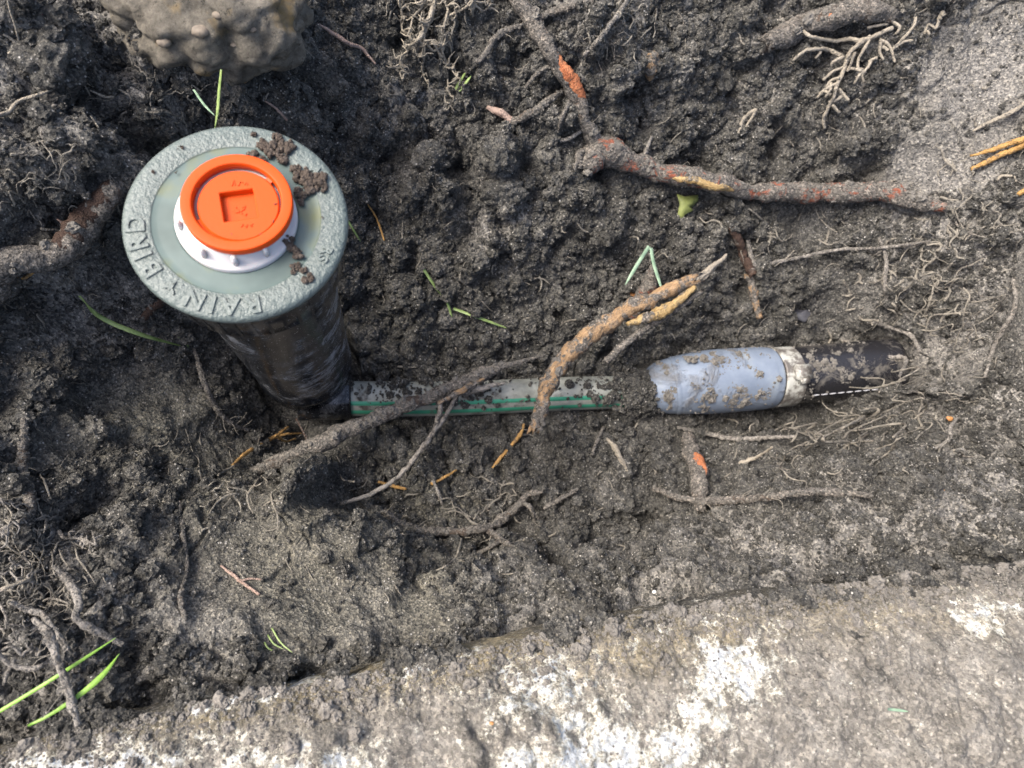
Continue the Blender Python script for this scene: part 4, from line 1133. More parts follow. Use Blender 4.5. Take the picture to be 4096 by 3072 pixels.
def stick():
    main = [(1155, 925, 22), (1178, 855, 25), (1228, 765, 30), (1290, 712, 34), (1345, 678, 37), (1420, 640, 40), (1500, 605, 42)]
    o = path(main, 0, [26, 34, 40, 40, 38, 32, 22])
    e = empty('broken_stick', tuple(o[0][:3])); tag(e, 'bent orange-barked stick with a split end, propped across the striped pipe', 'stick')
    tube_obj('bark', [tube(o, 22, .0006, .26, broken=3.0, knob=.3)], M_STICK, e)
    o = path([(1355, 700, 36), (1400, 685, 38), (1440, 668, 40), (1500, 622, 43)], 0, [8, 22, 22, 10])
    tube_obj('split_wood', [tube(o, 18, .0006, .5, broken=1.5)], M_WOOD, e)
    o = path([(1308, 782, 30), (1350, 742, 32), (1400, 705, 34), (1460, 668, 38), (1515, 630, 40)], 0, [16, 16, 15, 13, 10])
    tube_obj('splinter', [tube(o, 10, .0006, .35, broken=1)], M_ROOT_DARK, e)
    o = path([(1490, 612, 42), (1535, 580, 43), (1568, 553, 44)], 0, [16, 14, 8])
    tube_obj('splinter', [tube(o, 10, .0006, .3, broken=2)], M_PALE, e)
    o = path([(1495, 618, 41), (1530, 592, 42), (1560, 558, 42)], 0, [8, 8, 5])
    tube_obj('splinter', [tube(o, 8, .0006, .3, broken=2)], M_PALE, e)
    crust(e, [path(main[:3], 0, [28, 34, 38]), path([(1308, 782, 30), (1350, 742, 32), (1400, 705, 34)], 0, 16)], .55)
stick()
root('bark_piece', [(1362, 690), (1385, 640), (1402, 590)], [24, 34, 20], M_ROOT_RED, 'small reddish bark piece behind the bent orange stick', 'bark', lift=3, rough=.4)
def cross_root():
    o = path([(500, 1045, 8), (580, 1005, 17), (650, 975, 20), (700, 952, 20), (800, 908, 18), (900, 868, 17), (1000, 828, 18), (1060, 800, 20), (1110, 784, 22), (1172, 768, 24)], 0, [26, 32, 36, 38, 36, 34, 32, 26, 12, 5])
    e = empty('tree_root', tuple(o[0][:3])); tag(e, 'grey-brown root lying across the striped pipe beside the sprinkler foot', 'root')
    tube_obj('main_root', [tube(o, 18, .0006, .2, knob=.2)], M_ROOT_DARK, e)
    crust(e, [o], 1.0)
    a = path([(945, 872, 22), (1000, 842, 23), (1050, 815, 24)], 0, [8, 14, 6]); tube_obj('bare_patch', [tube(a, 10, .0006, .25)], M_STICK, e)
    for pl, ws in (([(990, 850, 17), (968, 890, 14), (940, 928, 12), (900, 985, 10), (860, 1030, 10), (800, 1068, 12), (735, 1088, 16)], [9, 10, 12, 11, 10, 10, 8]), ([(955, 858, 17), (948, 895, 15), (938, 930, 12)], [10, 11, 11]), ([(1000, 850, 18), (1040, 838, 20), (1090, 828, 20)], [18, 14, 6])):
        tube_obj('side_root', [tube(path(pl, 0, ws), 10, .0006, .3)], M_GREYROOT, e)
cross_root()
G_ROOT = 'roots and rootlets in the dug soil'
root('stick', [(1568, 505), (1590, 560), (1607, 610)], [14, 18, 18], M_BROWN, 'short slanting stick above the blue elbow, dark above and orange below', 'stick', lift=4, seg=12, broken=1.5,
     branches=[([(1606, 605), (1618, 650), (1630, 692)], [18, 17, 14], M_STICK, 'bare_end')])
R_ = root
R_('rootlet', [(1618, 582), (1700, 567), (1800, 547), (1880, 545), (1990, 532)], [8, 7, 6, 6, 5], M_GREYROOT, 'long straight grey rootlet on the far wall above the blue elbow', group=G_ROOT, lift=3)
R_('rootlet', [(1608, 520), (1612, 550), (1620, 585)], 9, M_GREYROOT, 'short upright rootlet touching the slanting stick', group=G_ROOT, lift=2)
R_('tree_root', [(330, 370), (275, 460), (240, 505), (190, 555), (140, 598), (80, 640), (-20, 690)], [44, 48, 54, 58, 62, 68, 72], M_ROOT_DARK, 'thick brown root, half bare and half crusted, passing behind the left edge of the lid', lift=8, seg=24, rough=.2, broken=0, knob=.3, patches=[(.22, .66, M_BROWN, .15, .9, 'bare_skin')])
R_('rootlet', [(-10, 642), (30, 622), (70, 606), (110, 580)], [9, 9, 8, 6], M_YELLOW, 'thin orange rootlet at the left edge above the thick brown root', group=G_ROOT, lift=3)
R_('rootlet', [(688, 63), (725, 85), (755, 108), (782, 120), (812, 149)], [5, 9, 10, 9, 5], M_PINK, 'pinkish bare rootlet on the dark bank at the top, right of the rock', group=G_ROOT, lift=2, rough=.12)
R_('tree_root', [(1640, 118), (1700, 92), (1760, 76), (1830, 66), (1900, 58)], [40, 52, 54, 52, 40], M_ROOT_DARK, 'thick earth-crusted broken root near the top right', lift=5, seg=20, rough=.2, broken=2,
   patches=[(.42, .58, M_ROOT_ORANGE, .2, .35, 'bare_patch')])
R_('root_stub', [(1050, 242), (1078, 252), (1105, 268)], [8, 17, 14], M_PINK, 'pinkish root stub in the middle of the upper bank', 'root', group=G_ROOT, lift=2,
   branches=[([(1105, 268), (1140, 258), (1175, 232), (1215, 205)], [16, 18, 15, 10], M_ROOT_DARK)])
R_('rootlet', [(1364, -5), (1330, 44), (1290, 102), (1256, 139)], [8, 9, 11, 9], M_GREYROOT, 'straight grey rootlet slanting down right of the forked root', group=G_ROOT, lift=3)
R_('rootlet', [(1150, 55), (1190, 40), (1229, 27), (1285, 8)], [14, 16, 14, 10], M_ROOT_DARK, 'earth-crusted rootlet joining the forked root near the top edge', group=G_ROOT, lift=2)
R_('rootlet', [(1027, 147), (1045, 130), (1060, 108), (1079, 85), (1126, 66)], [9, 12, 13, 13, 11], M_ROOT_DARK, 'dark crusted rootlet between the pale tuft and the forked root', group=G_ROOT, lift=2)
R_('rootlet', [(1130, 200), (1160, 176), (1185, 152)], [6, 9, 8], M_ROOT_DARK, 'short dark rootlet left of the bare orange bark', group=G_ROOT, lift=2)
R_('rootlet', [(1207, 310), (1232, 304), (1258, 288)], [7, 8, 7], M_GREYROOT, 'small grey rootlet by the fork of the long root', group=G_ROOT, lift=2)
R_('rootlet', [(1200, 300), (1212, 262), (1228, 225)], [5, 8, 8], M_ROOT_DARK, 'dark rootlet hanging beside the lower end of the orange patch', group=G_ROOT, lift=2)
R_('rootlet', [(1265, 350), (1250, 345), (1236, 375)], [24, 18, 5], M_ROOT_DARK, 'stubby crusted spur at the fork of the long root', group=G_ROOT, lift=3)
R_('rootlet', [(795, 448), (815, 480), (830, 522)], [3, 4, 4], M_YELLOW, 'fine tan rootlet just right of the lid', group=G_ROOT, lift=1)
R_('rootlet', [(580, 243), (604, 262), (628, 292)], [3, 5, 4], M_PINK, 'thin tan rootlet above the upper right rim of the lid', group=G_ROOT, lift=6)
R_('rootlet', [(1377, 360), (1390, 335), (1402, 305)], [5, 7, 5], M_GREYROOT, 'grey rootlet standing on the right branch of the fork', group=G_ROOT, lift=2)
R_('rootlet', [(1590, 295), (1600, 265), (1622, 252), (1605, 282)], [6, 8, 7, 4], M_PALE, 'curled pale rootlet loop under the branching tuft', group=G_ROOT, lift=2)
R_('rootlet', [(1420, 150), (1405, 130), (1398, 160), (1402, 185)], [8, 20, 24, 6], M_STICK, 'orange bark scrap in the dark cleft near the top middle', 'bark', lift=1)
R_('tree_root', [(65, 905), (68, 960), (72, 1020), (78, 1080), (80, 1120)], [12, 20, 22, 20, 10], M_ROOT_DARK, 'upright earth-covered root near the left edge', lift=3, seg=12)
R_('rootlet', [(508, 1008), (540, 982), (575, 962), (605, 942), (625, 926)], [5, 8, 7, 7, 4], M_YELLOW, 'yellowish forked rootlet left of the sprinkler foot', group=G_ROOT, lift=4,
   branches=[([(590, 952), (620, 942), (655, 940)], [6, 5, 3]), ([(600, 946), (622, 958), (642, 952)], [5, 5, 4])])
R_('rootlet', [(640, 905, 18), (658, 938, 18), (673, 972, 17)], [4, 5, 4], M_BROWN, 'thin reddish needle beside the sprinkler foot', group=G_ROOT, lift=2)
R_('rootlet', [(1062, 1012), (1085, 985), (1105, 962), (1122, 940), (1130, 918)], [4, 8, 8, 8, 4], M_YELLOW, 'tan rootlet below the striped pipe, nearest the broken stick end', group=G_ROOT, lift=2)
R_('rootlet', [(932, 1047), (955, 1036), (985, 1017)], [6, 6, 4], M_YELLOW, 'short tan rootlet in the middle of the hollow', group=G_ROOT, lift=3)
R_('rootlet', [(818, 1042), (845, 1050), (877, 1058)], [5, 8, 5], M_YELLOW, 'short yellow rootlet under the thin side root', group=G_ROOT, lift=2)
R_('rootlet', [(935, 1040), (945, 1065), (955, 1092)], [8, 7, 4], M_GREYROOT, 'little grey rootlet pointing down in the hollow', group=G_ROOT, lift=3)
R_('rootlet', [(1308, 950), (1325, 970), (1335, 990), (1352, 1020)], [5, 11, 10, 8], M_PALE, 'pale rootlet below the striped pipe, right of the broken stick', group=G_ROOT, lift=2)
R_('rootlet', [(1275, 985), (1285, 955), (1300, 925)], [6, 8, 6], M_ROOT_DARK, 'dark upright rootlet below the pipe, left of the pale one', group=G_ROOT, lift=3)
R_('rootlet', [(832, 1108), (865, 1135), (910, 1148), (970, 1150), (1030, 1145), (1075, 1128), (1110, 1100), (1135, 1072), (1165, 1065)], [12, 15, 16, 16, 17, 17, 16, 13, 8], M_ROOT_DARK, 'curved earth-crusted root sagging across the lower hollow', group=G_ROOT, lift=5, rough=.5,
   branches=[([(1050, 1145), (1075, 1165), (1100, 1180)], [12, 12, 7]), ([(1030, 1195), (1060, 1180), (1085, 1160)], [8, 10, 9]), ([(1120, 1085), (1140, 1100), (1150, 1125)], [9, 9, 5]), ([(1170, 1100), (1205, 1080), (1240, 1060)], [8, 10, 8])])
R_('root_stub', [(1480, 945), (1486, 985), (1494, 1030), (1500, 1070), (1506, 1105)], [24, 34, 36, 30, 20], M_ROOT_DARK, 'upright crusted root stub with a red streak below the blue elbow', 'root', lift=4, seg=16, broken=1.5,
   patches=[(.25, .7, M_ROOT_ORANGE, -.15, .8, 'red_streak')])
R_('tree_root', [(1405, 1058), (1445, 1076), (1510, 1084), (1590, 1082), (1680, 1072), (1760, 1068), (1860, 1074)], [10, 14, 17, 16, 16, 17, 12], M_ROOT_DARK, 'long low crusted root running right across the lower bank', lift=4, rough=.45, group=G_ROOT)
R_('rootlet', [(1460, 926), (1520, 940), (1580, 952), (1640, 952), (1700, 948)], [6, 9, 10, 9, 6], M_GREYROOT, 'grey rootlet under the blue elbow, to the right of the red stub', group=G_ROOT, lift=3)
R_('rootlet', [(1592, 1003), (1620, 992), (1655, 970)], [9, 7, 4], M_PALE, 'short pale rootlet on the lower bank under the clamp', group=G_ROOT, lift=2)
R_('rootlet', [(1800, 742), (1830, 768), (1870, 785), (1905, 795), (1916, 822)], [6, 8, 9, 9, 5], M_GREYROOT, 'grey rootlet hanging over the end of the black hose', group=G_ROOT, lift=5)
R_('rootlet', [(1868, 700), (1900, 715), (1918, 745), (1912, 790)], [9, 8, 8, 6], M_GREYROOT, 'pale grey rootlet on the right wall beside the hose end', group=G_ROOT, lift=3)
R_('rootlet', [(2175, 610), (2160, 680), (2130, 750), (2112, 820)], [7, 9, 9, 5], M_GREYROOT, 'long thin rootlet hanging down the right bank', group=G_ROOT, lift=3)
R_('rootlet', [(1890, 520), (1900, 570), (1895, 620), (1905, 670)], [6, 8, 8, 5], M_GREYROOT, 'thin upright rootlet on the right wall above the hose', group=G_ROOT, lift=3)
R_('rootlet', [(2060, 905), (2030, 930), (2010, 960), (1985, 985)], [5, 7, 7, 4], M_GREYROOT, 'slanting grey rootlet on the right bank by the orange chip', group=G_ROOT, lift=2)
R_('rootlet', [(480, 1222), (508, 1243), (535, 1265), (562, 1284)], [5, 7, 7, 6], M_PINK, 'reddish rootlet on the smooth bank at the lower left', group=G_ROOT, lift=1,
   branches=[([(522, 1255), (545, 1250), (568, 1252)], [5, 5, 3])])
R_('rootlet', [(700, 1385), (692, 1400)], [5, 4], M_PINK, 'tiny reddish root bit above the kerb at lower left', group=G_ROOT, lift=1)
R_('tree_root', [(390, 1085), (400, 1160), (408, 1230), (395, 1290), (405, 1340)], [8, 10, 8, 12, 8], M_ROOT_DARK, 'thin crusted root crossing the lower left bank', lift=1, group=G_ROOT)
R_('tree_root', [(425, 760), (450, 830), (470, 880), (500, 915), (550, 938)], [8, 12, 13, 11, 8], M_ROOT_DARK, 'dark root on the shaded wall left of the sprinkler body', lift=3, group=G_ROOT)
R_('tree_root', [(325, 700), (355, 672), (395, 655)], [14, 18, 16], M_BROWN, 'dark root end in the shade under the left of the lid', lift=3, group=G_ROOT)
# top left fine roots
R_('rootlet', [(46, 0), (47, 40), (52, 100), (50, 130)], [4, 4, 5, 4], M_PALE, 'straight pale rootlet in the top left corner', group=G_ROOT, lift=3)
R_('rootlet', [(0, 268), (30, 262), (60, 240), (100, 222), (140, 210)], [7, 9, 8, 7, 4], M_PALE, 'wavy pale rootlet on the bank at the upper left edge', group=G_ROOT, lift=3)
R_('rootlet', [(215, 228), (240, 232), (262, 235)], [3, 5, 4], M_PALE, 'short yellowish rootlet under the rock', group=G_ROOT, lift=3)
R_('rootlet', [(30, 105), (48, 115), (55, 132), (35, 138)], [5, 6, 7, 7], M_PALE, 'small hooked rootlet near the top left corner', group=G_ROOT, lift=3)
R_('rootlet', [(140, 490), (170, 515), (188, 530)], [4, 7, 5], M_PINK, 'small reddish rootlet above the thick brown root', group=G_ROOT, lift=3)
# right edge orange roots
R_('rootlet', [(2225, 308), (2160, 326), (2110, 342), (2078, 350)], [13, 12, 9, 4], M_YELLOW, lift=4, label= 'upper of two orange-yellow roots poking in at the right edge', group='orange roots at the right edge')
R_('rootlet', [(2225, 316), (2170, 336), (2120, 360), (2076, 381)], [15, 13, 11, 8], M_YELLOW, lift=3, label= 'lower of two orange-yellow roots poking in at the right edge', group='orange roots at the right edge')
R_('rootlet', [(2225, 405), (2205, 416), (2190, 426)], [12, 12, 9], M_YELLOW, 'stub of orange root at the right edge, below the crossed pair', group='orange roots at the right edge', lift=2)
R_('rootlet', [(2225, 210), (2170, 255), (2120, 275), (2090, 292)], [9, 9, 8, 4], M_PALE, 'pale crooked rootlet at the right edge above the orange roots', group=G_ROOT, lift=2)
R_('rootlet', [(2140, 400), (2150, 388), (2175, 392), (2180, 402)], [4, 6, 5, 4], M_PALE, 'curled rootlet at the right edge beside the orange stub', group=G_ROOT, lift=2)

# root tufts with many fibres
def fibre_mesh(name, lines, mat, parent, seg=6):
    return tube_obj(name, [tube(l, seg, .0012, .15) for l in lines], mat, parent)
def branchy(start, end, n, wob, r0, z_lift, spread):
    """a rootlet with random short side fibres, in picture space laid over the soil with its own height"""
    out = []
    pts = [(start[0] + (end[0] - start[0]) * t + rng.normal() * wob * (0 < t < 1), start[1] + (end[1] - start[1]) * t + rng.normal() * wob * (0 < t < 1)) for t in np.linspace(0, 1, 6)]
    out.append(path(pts, z_lift, [r0 * (1 - .5 * k / 5) for k in range(6)]))
    for _ in range(n):
        k = rng.integers(1, 6); x, y = pts[k]; a = rng.random() * 6.28; l = spread * (.4 + .8 * rng.random())
        q = [(x, y), (x + math.cos(a) * l * .5, y + math.sin(a) * l * .5 + rng.normal() * 3), (x + math.cos(a + .5) * l, y + math.sin(a + .5) * l)]
        out.append(path(q, z_lift + rng.random() * 3, [r0 * .7, r0 * .6, r0 * .3]))
    return out
def tuft(name, label, strands, mat, main=None, group='fibrous root tufts'):
    e = empty(name, tuple(hit(strands[0][0][0] * K, strands[0][0][1] * K))); tag(e, label, 'root tuft', group)
    if main: tube_obj('main_root', [tube(path(m_[0], m_[2] if len(m_) > 2 else 4, m_[1]), 12, .0006, .3) for m_ in main], mat, e)
    for s_ in strands:
        st, en, n, wob, r0, zl, sp = s_
        fibre_mesh('rootlet', branchy(st, en, n, wob, r0, zl, sp), mat, e)
    return e
tuft('root_tuft', 'dense pale fibrous root tuft hanging at the top, left of the forked root',
     [((880, -5), (870, 70), 16, 7, 7, 6, 26), ((905, -5), (890, 120), 18, 8, 7, 6, 28), ((930, -5), (915, 160), 16, 8, 7, 6, 26), ((955, 0), (950, 150), 14, 8, 7, 5, 26), ((930, 110), (985, 185), 16, 6, 7, 5, 24), ((1010, 50), (1050, 45), 8, 5, 7, 5, 22), ((960, 60), (1055, 20), 9, 7, 7, 5, 22),
      ((840, 150), (870, 165), 5, 4, 6, 4, 18), ((870, 120), (870, 190), 6, 5, 6, 4, 20), ((905, 150), (925, 200), 6, 5, 6, 4, 18), ((965, 180), (980, 250), 7, 6, 5, 3, 18)], M_PALE,
     main=[([(935, 40), (920, 80), (905, 110), (885, 130)], [10, 11, 10, 6], 6)])
cr = lambda x, y: (1404 + x * .3652, y * .3652)
def tuft2():
    strs = [[(1350, 260), (1200, 312), (1100, 318), (1020, 325), (880, 300), (830, 260), (785, 215)],
            [(1230, 300), (1110, 395), (1070, 500), (1040, 580), (1010, 660), (975, 730), (955, 780), (965, 832)],
            [(1070, 400), (1000, 375), (920, 375), (850, 392), (800, 425), (775, 450)], [(950, 378), (935, 400), (920, 415)],
            [(1230, 300), (1200, 360), (1165, 430), (1158, 482), (1190, 488)], [(1300, 320), (1275, 400), (1300, 440)], [(1240, 425), (1220, 470), (1190, 510), (1180, 575)], [(1275, 415), (1240, 425)],
            [(1190, 500), (1160, 530), (1145, 565)], [(1290, 310), (1320, 370), (1382, 440)], [(1305, 350), (1335, 378)],
            [(1500, 185), (1470, 250), (1420, 310), (1350, 375)], [(1130, 400), (1110, 460), (1090, 510)], [(1080, 470), (1020, 500), (960, 545)], [(1040, 570), (980, 600), (925, 640)], [(1000, 640), (960, 620), (935, 640)],
            [(1060, 590), (1085, 640), (1105, 668)], [(1020, 680), (1045, 715), (1045, 748)], [(1010, 560), (990, 620), (960, 660)], [(1070, 420), (1020, 440), (1015, 460)], [(1330, 210), (1390, 255), (1370, 290)], [(1200, 265), (1270, 235), (1330, 230)],
            [(1120, 470), (1160, 490), (1210, 500)], [(1050, 540), (1010, 545), (990, 575)], [(1090, 620), (1040, 660), (1000, 665)], [(1350, 380), (1420, 330), (1480, 318)]]
    e = empty('root_tuft', tuple(at(*(np.array(cr(1350, 260)) * K), 96))); tag(e, 'branching bone-pale root tuft fanning down from the upper right', 'root tuft', 'fibrous root tufts')
    for k, s_ in enumerate(strs):
        pts = [cr(*p) for p in s_]
        zb = 10 - .02 * k
        w0 = 10 if k < 3 else 7.5
        tube_obj('rootlet', [tube(path(pts, zb * .8, [w0 * (1 - .45 * i / len(pts)) for i in range(len(pts))]), 8, .0006, .25)], M_PALE, e)
tuft2()
tuft('root_tuft', 'bushy tan root tuft at the top right corner of the bank', 
     [((1975, -5), (1960, 55), 18, 5, 8, 13, 20), ((2000, -5), (1985, 60), 18, 5, 8, 13, 20), ((2020, -5), (2010, 50), 16, 5, 8, 13, 18), ((1960, 10), (1945, 35), 10, 4, 8, 13, 18), ((2020, 10), (2090, 12), 8, 5, 8, 5, 22), ((2010, 50), (1975, 95), 5, 4, 9, 6, 12), ((2030, 0), (2060, -10), 6, 4, 9, 6, 20)], M_PALE,
     main=[([(1990, -15), (1990, 20), (1985, 55)], [56, 48, 24], 12)])
tuft('root_tuft', 'tangle of earthy rootlets at the lower left edge',
     [((0, 1160), (60, 1130), 6, 6, 8, 6, 26), ((60, 1130), (140, 1120), 8, 6, 8, 6, 26), ((0, 1230), (90, 1250), 6, 6, 8, 5, 26), ((150, 1150), (230, 1180), 6, 6, 9, 6, 24), ((20, 1300), (60, 1380), 5, 6, 7, 5, 22), ((100, 1180), (60, 1230), 8, 6, 8, 7, 24), ((30, 1400), (110, 1410), 5, 6, 9, 5, 18), ((190, 1180), (230, 1170), 4, 5, 8, 6, 18), ((20, 1080), (60, 1100), 5, 6, 7, 6, 22)], M_GREYROOT)
LL = 'crusted roots at the lower left'
R_('tree_root', [(140, 1225), (165, 1245), (181, 1265), (195, 1303), (190, 1331), (227, 1356), (286, 1386)], [10, 15, 18, 15, 13, 16, 10], M_GREYROOT, 'crooked crusted root ending above the two green grass blades', lift=7, seg=14, rough=.4, group=LL)
R_('tree_root', [(73, 1338, 98), (105, 1370, 102), (119, 1415, 104), (140, 1464, 105), (155, 1516, 106), (168, 1566, 106)], [10, 20, 16, 15, 17, 14], M_GREYROOT, 'straight crusted root reaching down over the kerb at the lower left', seg=14, rough=.4, group=LL)
R_('tree_root', [(62, 1298), (95, 1316), (122, 1324), (145, 1350), (160, 1375), (172, 1398)], [10, 13, 12, 12, 12, 13], M_GREYROOT, 'thin crusted root between the two thick ones at the lower left', lift=8, rough=.4, group=LL)
R_('rootlet', [(-5, 1287), (30, 1276), (65, 1262), (100, 1250)], [9, 9, 8, 8], M_PALE, 'straight pale rootlet at the left edge of the lower tangle', lift=8, group=LL)
R_('rootlet', [(25, 1398), (60, 1425), (100, 1436), (120, 1430)], [8, 10, 11, 8], M_GREYROOT, 'low rootlet joining the root over the kerb', lift=8, group=LL, branches=[([(62, 1420), (50, 1445), (44, 1468)], [9, 8, 6])])

# uncountable root hairs threaded through the soil
def hairs():
    tb = []
    for _ in range(520):
        x, y = rng.random() * 2212, rng.random() * 1300
        if 250 < x < 790 and 260 < y < 920: continue
        if 1390 < x < 1930 and 730 < y < 900: continue
        if 750 < x < 1400 and 810 < y < 910: continue
        if y > 1480 - x * .12: continue
        a = rng.random() * 6.28; l = 14 + 34 * rng.random() ** 2; c_ = rng.normal() * .6
        q = [(x + math.cos(a + c_ * t) * l * t, y + math.sin(a + c_ * t) * l * t) for t in (0, .35, .7, 1)]
        w0 = 2.0 + 3.5 * rng.random() ** 3
        tb.append(tube(path(q, rng.random() * 1.5, [w0, w0, w0 * .8, w0 * .4]), 5, .0012, .2))
    for x0, y0, sx_, sy_, n_ in ((1990, 620, 110, 120, 60), (2080, 480, 90, 90, 26), (80, 1160, 80, 70, 80), (110, 1290, 90, 70, 60), (1750, 960, 150, 28, 34), (1950, 900, 90, 50, 24), (330, 250, 140, 70, 30), (110, 420, 90, 90, 34),
                                 (1050, 1110, 120, 50, 30), (500, 1060, 90, 40, 16), (930, 60, 60, 60, 26), (1350, 90, 90, 70, 22), (1650, 820 - 300, 120, 40, 14), (430, 830, 60, 80, 14)):
        for _ in range(n_):
            x, y = x0 + rng.normal() * sx_ * .6, y0 + rng.normal() * sy_ * .6
            if y > 1470 - x * .12 or (250 < x < 790 and 270 < y < 900): continue
            a = rng.random() * 6.28; l = 26 + 70 * rng.random() ** 1.5; q = [(x, y)]
            for k in range(4):
                a += rng.normal() * .55; q.append((q[-1][0] + math.cos(a) * l / 4, q[-1][1] + math.sin(a) * l / 4))
            w0 = 3.0 + 3.4 * rng.random() ** 2
            tb.append(tube(path(q, .5 + rng.random() * 4, [w0, w0, w0 * .9, w0 * .7, w0 * .4]), 5, .0012, .2))
    o = tube_obj('root_hairs', tb, M_HAIR); tag(o, 'fine grey root hairs threaded through the soil', kind='stuff')
hairs()

# ------------------------------------------------------------------ grass blades, leaf, stones
def blade(pl, w_, mat, label, lift=2.0, z=None):
    o = path(pl, lift, w_, jit=0)
    c = spline(o, .0015); v, f = [], []
    T = np.gradient(c[:, :3], axis=0); T /= np.linalg.norm(T, axis=1)[:, None]
    n = len(c)
    for i in range(n):
        s_ = np.cross(T[i], [0, 0, 1]); s_ /= np.linalg.norm(s_) + 1e-9
        t = i / (n - 1); wd = c[i, 3] * (1 - max(0, (t - .6) / .4) ** 2 * .9)
        for q, h in ((-1, .25), (0, -.15), (1, .25)): v.append(c[i, :3] + s_ * q * wd + np.array([0, 0, h * wd]))
        for q, h in ((1, .1), (0, -.32), (-1, .1)): v.append(c[i, :3] + s_ * q * wd * .97 + np.array([0, 0, h * wd]))
    for i in range(n - 1):
        for k in range(6): f.append((i * 6 + k, i * 6 + (k + 1) % 6, i * 6 + 6 + (k + 1) % 6, i * 6 + 6 + k))
    f.append((0, 1, 2, 3, 4, 5)); b = (n - 1) * 6; f.append((b + 5, b + 4, b + 3, b + 2, b + 1, b))
    ob = mesh_obj('grass_blade', v, f, mat); return tag(ob, label, 'grass blade', 'grass blades in and around the hole')
blade([(-10, 1542, 100), (60, 1500, 101), (140, 1450, 101), (250, 1378, 96)], 9, M_GRASS, 'upper of two bright green grass blades at the lower left')
blade([(60, 1568, 106), (110, 1543, 106), (180, 1495, 104), (225, 1455, 102), (258, 1412, 98)], [6, 8, 13, 15, 11], M_GRASS, 'lower of two bright green grass blades, crossing the kerb edge')
blade([(1402, 532, 34), (1380, 566, 34), (1350, 616, 32)], 9, M_GRASS_BLUE, 'left of two bluish green blades by the bent orange stick')
blade([(1406, 535, 34), (1412, 570, 36), (1432, 632, 42)], 9, M_GRASS_BLUE, 'right of two bluish green blades, ending on the bent orange stick')
blade([(915, 588), (940, 628), (965, 658), (980, 712)], 7, M_GRASS_DULL, 'long thin blade on the far wall right of the sprinkler body', 2)
blade([(978, 672), (1030, 690), (1098, 713)], 7, M_GRASS_DULL, 'straight green blade pointing right above the striped pipe', 2)
blade([(190, 655), (235, 700), (320, 735), (415, 757)], [5, 11, 11, 6], M_GRASS_DULL, 'long green blade on the shaded wall left of the sprinkler', 3)
blade([(395, 733), (405, 744), (414, 756)], 8, M_GRASS_DULL, 'tiny green blade tip next to the sprinkler body', 3)
blade([(478, 150, 118), (473, 200, 124), (470, 240, 136), (464, 278, 146)], [5, 7, 7, 6], M_GRASS_DULL, 'yellow-green stem touching the top of the lid')
blade([(418, 193, 116), (440, 225, 122), (464, 250, 134)], [5, 6, 5], M_GRASS_BLUE, 'thin pale green blade meeting the stem above the lid')
for k, (a, b, c_) in enumerate((((982, 205), (995, 185), (1004, 172)), ((990, 212), (1002, 195), (1016, 178)))):
    blade([a, b, c_], 7, M_GRASS_DULL, ('left' if k == 0 else 'right') + ' of two short green blades under the pale root tuft', 3)
for k, (a, b) in enumerate((((580, 1370), (615, 1400)), ((590, 1355), (635, 1408)), ((575, 1385), (600, 1405)))):
    blade([a, ((a[0] + b[0]) / 2 - 4, (a[1] + b[1]) / 2 + 4), b], 4, M_GRASS_DULL, ('shortest', 'longest', 'lowest')[(0, 1, 2)[k]] + ' of three thin dark blades in the crack by the kerb', 1.5)
blade([(1210 * 1, 1530, 118), (1930 * 0 + 1215, 1531, 118)], 2, M_GRASS_DULL, 'green speck of grass on the kerb') if False else None
blade([(1918, 1532, 124), (1940, 1534, 124), (1962, 1537, 124)], 7, M_GRASS_BLUE, 'short light green blade fragment on the kerb at lower right')
blade([(755, 500), (768, 520), (782, 545)], 5, M_GRASS_DULL, 'small green blade at the right edge of the lid', 8)

def leaf():
    nb = NB('leaf_green'); nb.col(nb.ramp(nb.noise(300, 4), [(.3, (.11, .13, .035)), (.7, (.22, .25, .07))])); nb.rough(.6); nb.bump(nb.noise(500, 3), .0004, .5)
    out = [(1452, 432), (1470, 436), (1498, 434), (1496, 448), (1488, 455), (1490, 464), (1478, 466), (1468, 482), (1460, 470), (1458, 455), (1454, 445)]
    base = [hit(x * K, y * K) for x, y in out]; c = np.mean(base, 0)
    v = [np.array([p[0], p[1], c[2] + .003 + (p[1] - c[1]) * .5]) for p in base]; ctr = np.mean(v, 0) + np.array([0, 0, .0008])
    n = len(v); vs = v + [ctr] + [p - np.array([0, 0, .0003]) for p in v] + [ctr - np.array([0, 0, .0003])]
    f = [(k, (k + 1) % n, n) for k in range(n)] + [(n + 1 + (k + 1) % n, n + 1 + k, 2 * n + 1) for k in range(n)] + [(k, n + 1 + k, n + 1 + (k + 1) % n, (k + 1) % n) for k in range(n)]
    tag(mesh_obj('leaf', vs, f, nb.m), 'torn yellow-green leaf scrap tucked under the forked root', 'leaf')
leaf()
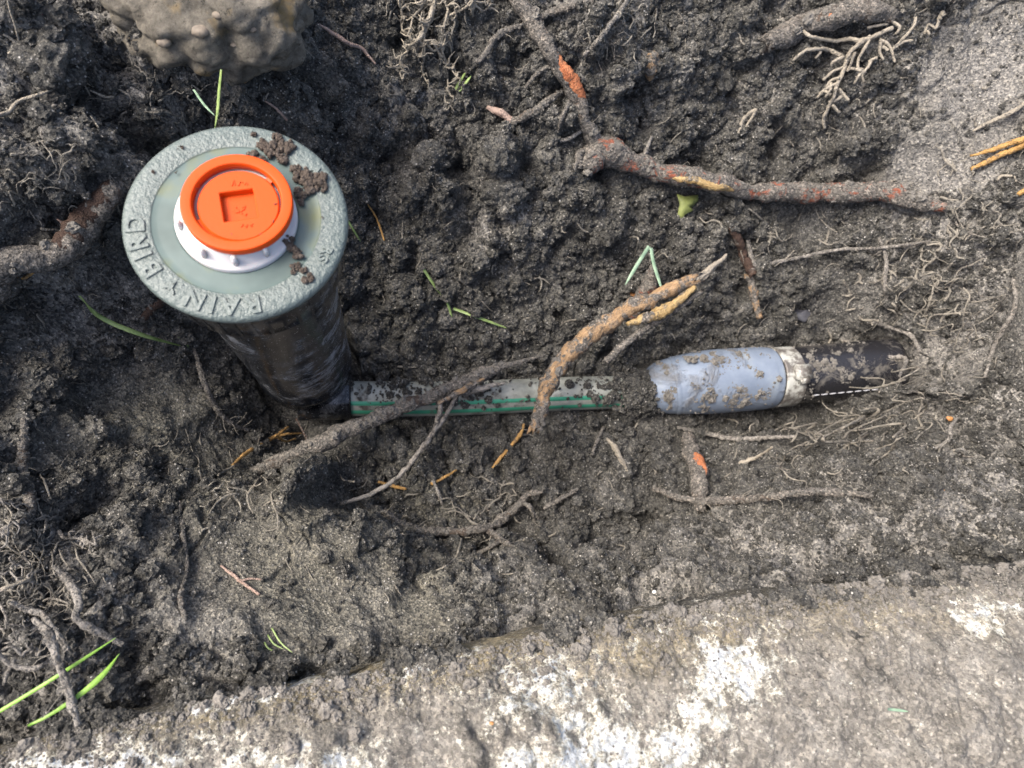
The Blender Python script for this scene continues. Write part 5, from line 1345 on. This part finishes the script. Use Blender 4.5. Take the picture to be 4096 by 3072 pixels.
def stones():
    nb = NB('stone_grey'); nb.col(nb.ramp(nb.noise(200, 5, .7), [(.3, (.045, .045, .050)), (.7, (.095, .095, .105))])); nb.rough(.6); nb.bump(nb.noise(600, 4), .0005, .5); mg = nb.m
    nb = NB('stone_white'); nb.col((.62, .60, .55)); nb.rough(.5); mw = nb.m
    nb = NB('chip_orange'); nb.col(nb.ramp(nb.noise(300, 3), [(.3, (.30, .13, .04)), (.7, (.46, .24, .09))])); nb.rough(.6); mo = nb.m
    nb = NB('chip_dull'); nb.col((.20, .115, .06)); nb.rough(.8); md = nb.m
    for x, y, r, mt, nm, lb in ((1728, 682, 6.0, mg, 'stone', 'grey angular stone on the far wall above the clamp'), (1475, 650, 4.2, mg, 'stone', 'grey stone right of the bent stick tip'),
          (1362, 640, 2.2, mo, 'bark_chip', 'tiny orange chip above the bent orange stick'),
          (1408, 1278, .9, mw, 'pebble', 'tiny white pebble on the lower bank near the kerb'), (660, 0, .5, mw, 'pebble', None),
          (2046, 905, 1.8, mo, 'bark_chip', 'orange chip on the right bank, upper of two'), (2042, 1058, 1.7, mo, 'bark_chip', 'orange chip on the right bank, lower of two'),
          (1062, 1562, .7, mo, 'bark_chip', 'orange speck on the kerb'), (885, 1162, 1.3, md, 'bark_chip', 'orange bark end poking out at the lip of the lower hollow'), (1200, 1230, 2.6, mg, 'stone', 'small tan stone at the lip of the lower hollow'),
          (1335, 75, 1.0, mw, 'pebble', None), (745, 720, 0, mw, '', None)):
        if not lb: continue
        p = hit(x * K, y * K); 
        if y > 1500: p = at(x * K, y * K, 118)
        bm = bmesh.new(); bmesh.ops.create_icosphere(bm, subdivisions=3, radius=1)
        v = np.array([q.co[:] for q in bm.verts]); f = np.array([[q.index for q in pp.verts] for pp in bm.faces]); bm.free()
        o_ = rng.random() * 50
        # angular: push vertices onto random planes
        for _ in range(9):
            nrm = rng.normal(size=3); nrm /= np.linalg.norm(nrm); d_ = v @ nrm; lim = .62 + .25 * rng.random(); ex = np.maximum(d_ - lim, 0); v = v - ex[:, None] * nrm
        w_ = v * np.array([r, r * .8, r * .55]) * MM
        tag(mesh_obj(nm, w_ + p, f, mt, smooth=False), lb, nm.replace('_', ' '))
stones()

# larger clods that stand out from the wall
for x, y, rx, ry, rz, lb in ((1075, 330, 9, 9, 8, 'rounded dark clod in the upper middle wall'), (1090, 410, 12, 8, 8, 'wide brownish clod below the rounded one in the upper middle'), (845, 965, 11, 7, 6, 'flat pale clod just below the striped pipe'),
      (1340, 330, 8, 6, 6, 'clod wedged right of the forked root'), (100, 100, 13, 12, 9, 'large grey clod in the top left corner'), (60, 525, 8, 6, 6, 'round clod at the left edge above the brown root'),
      (1240, 960, 8, 6, 6, 'rounded clod below the end of the bent stick'), (1020, 640, 6, 5, 5, 'small clod above the striped pipe'), (930, 330, 9, 8, 8, 'dark clod right of the sprinkler lid'), (1350, 1010, 7, 6, 6, 'clod beside the pale rootlet below the pipe')):
    p = hit(x * K, y * K); clump('soil_clod', p - np.array([0, 0, rz * .45 * MM]), rx * .8, ry * .8, rz * .8, lb, 'soil clod', 'larger clods of earth', mat=M_CRUMB, sub=5, amp=.34)
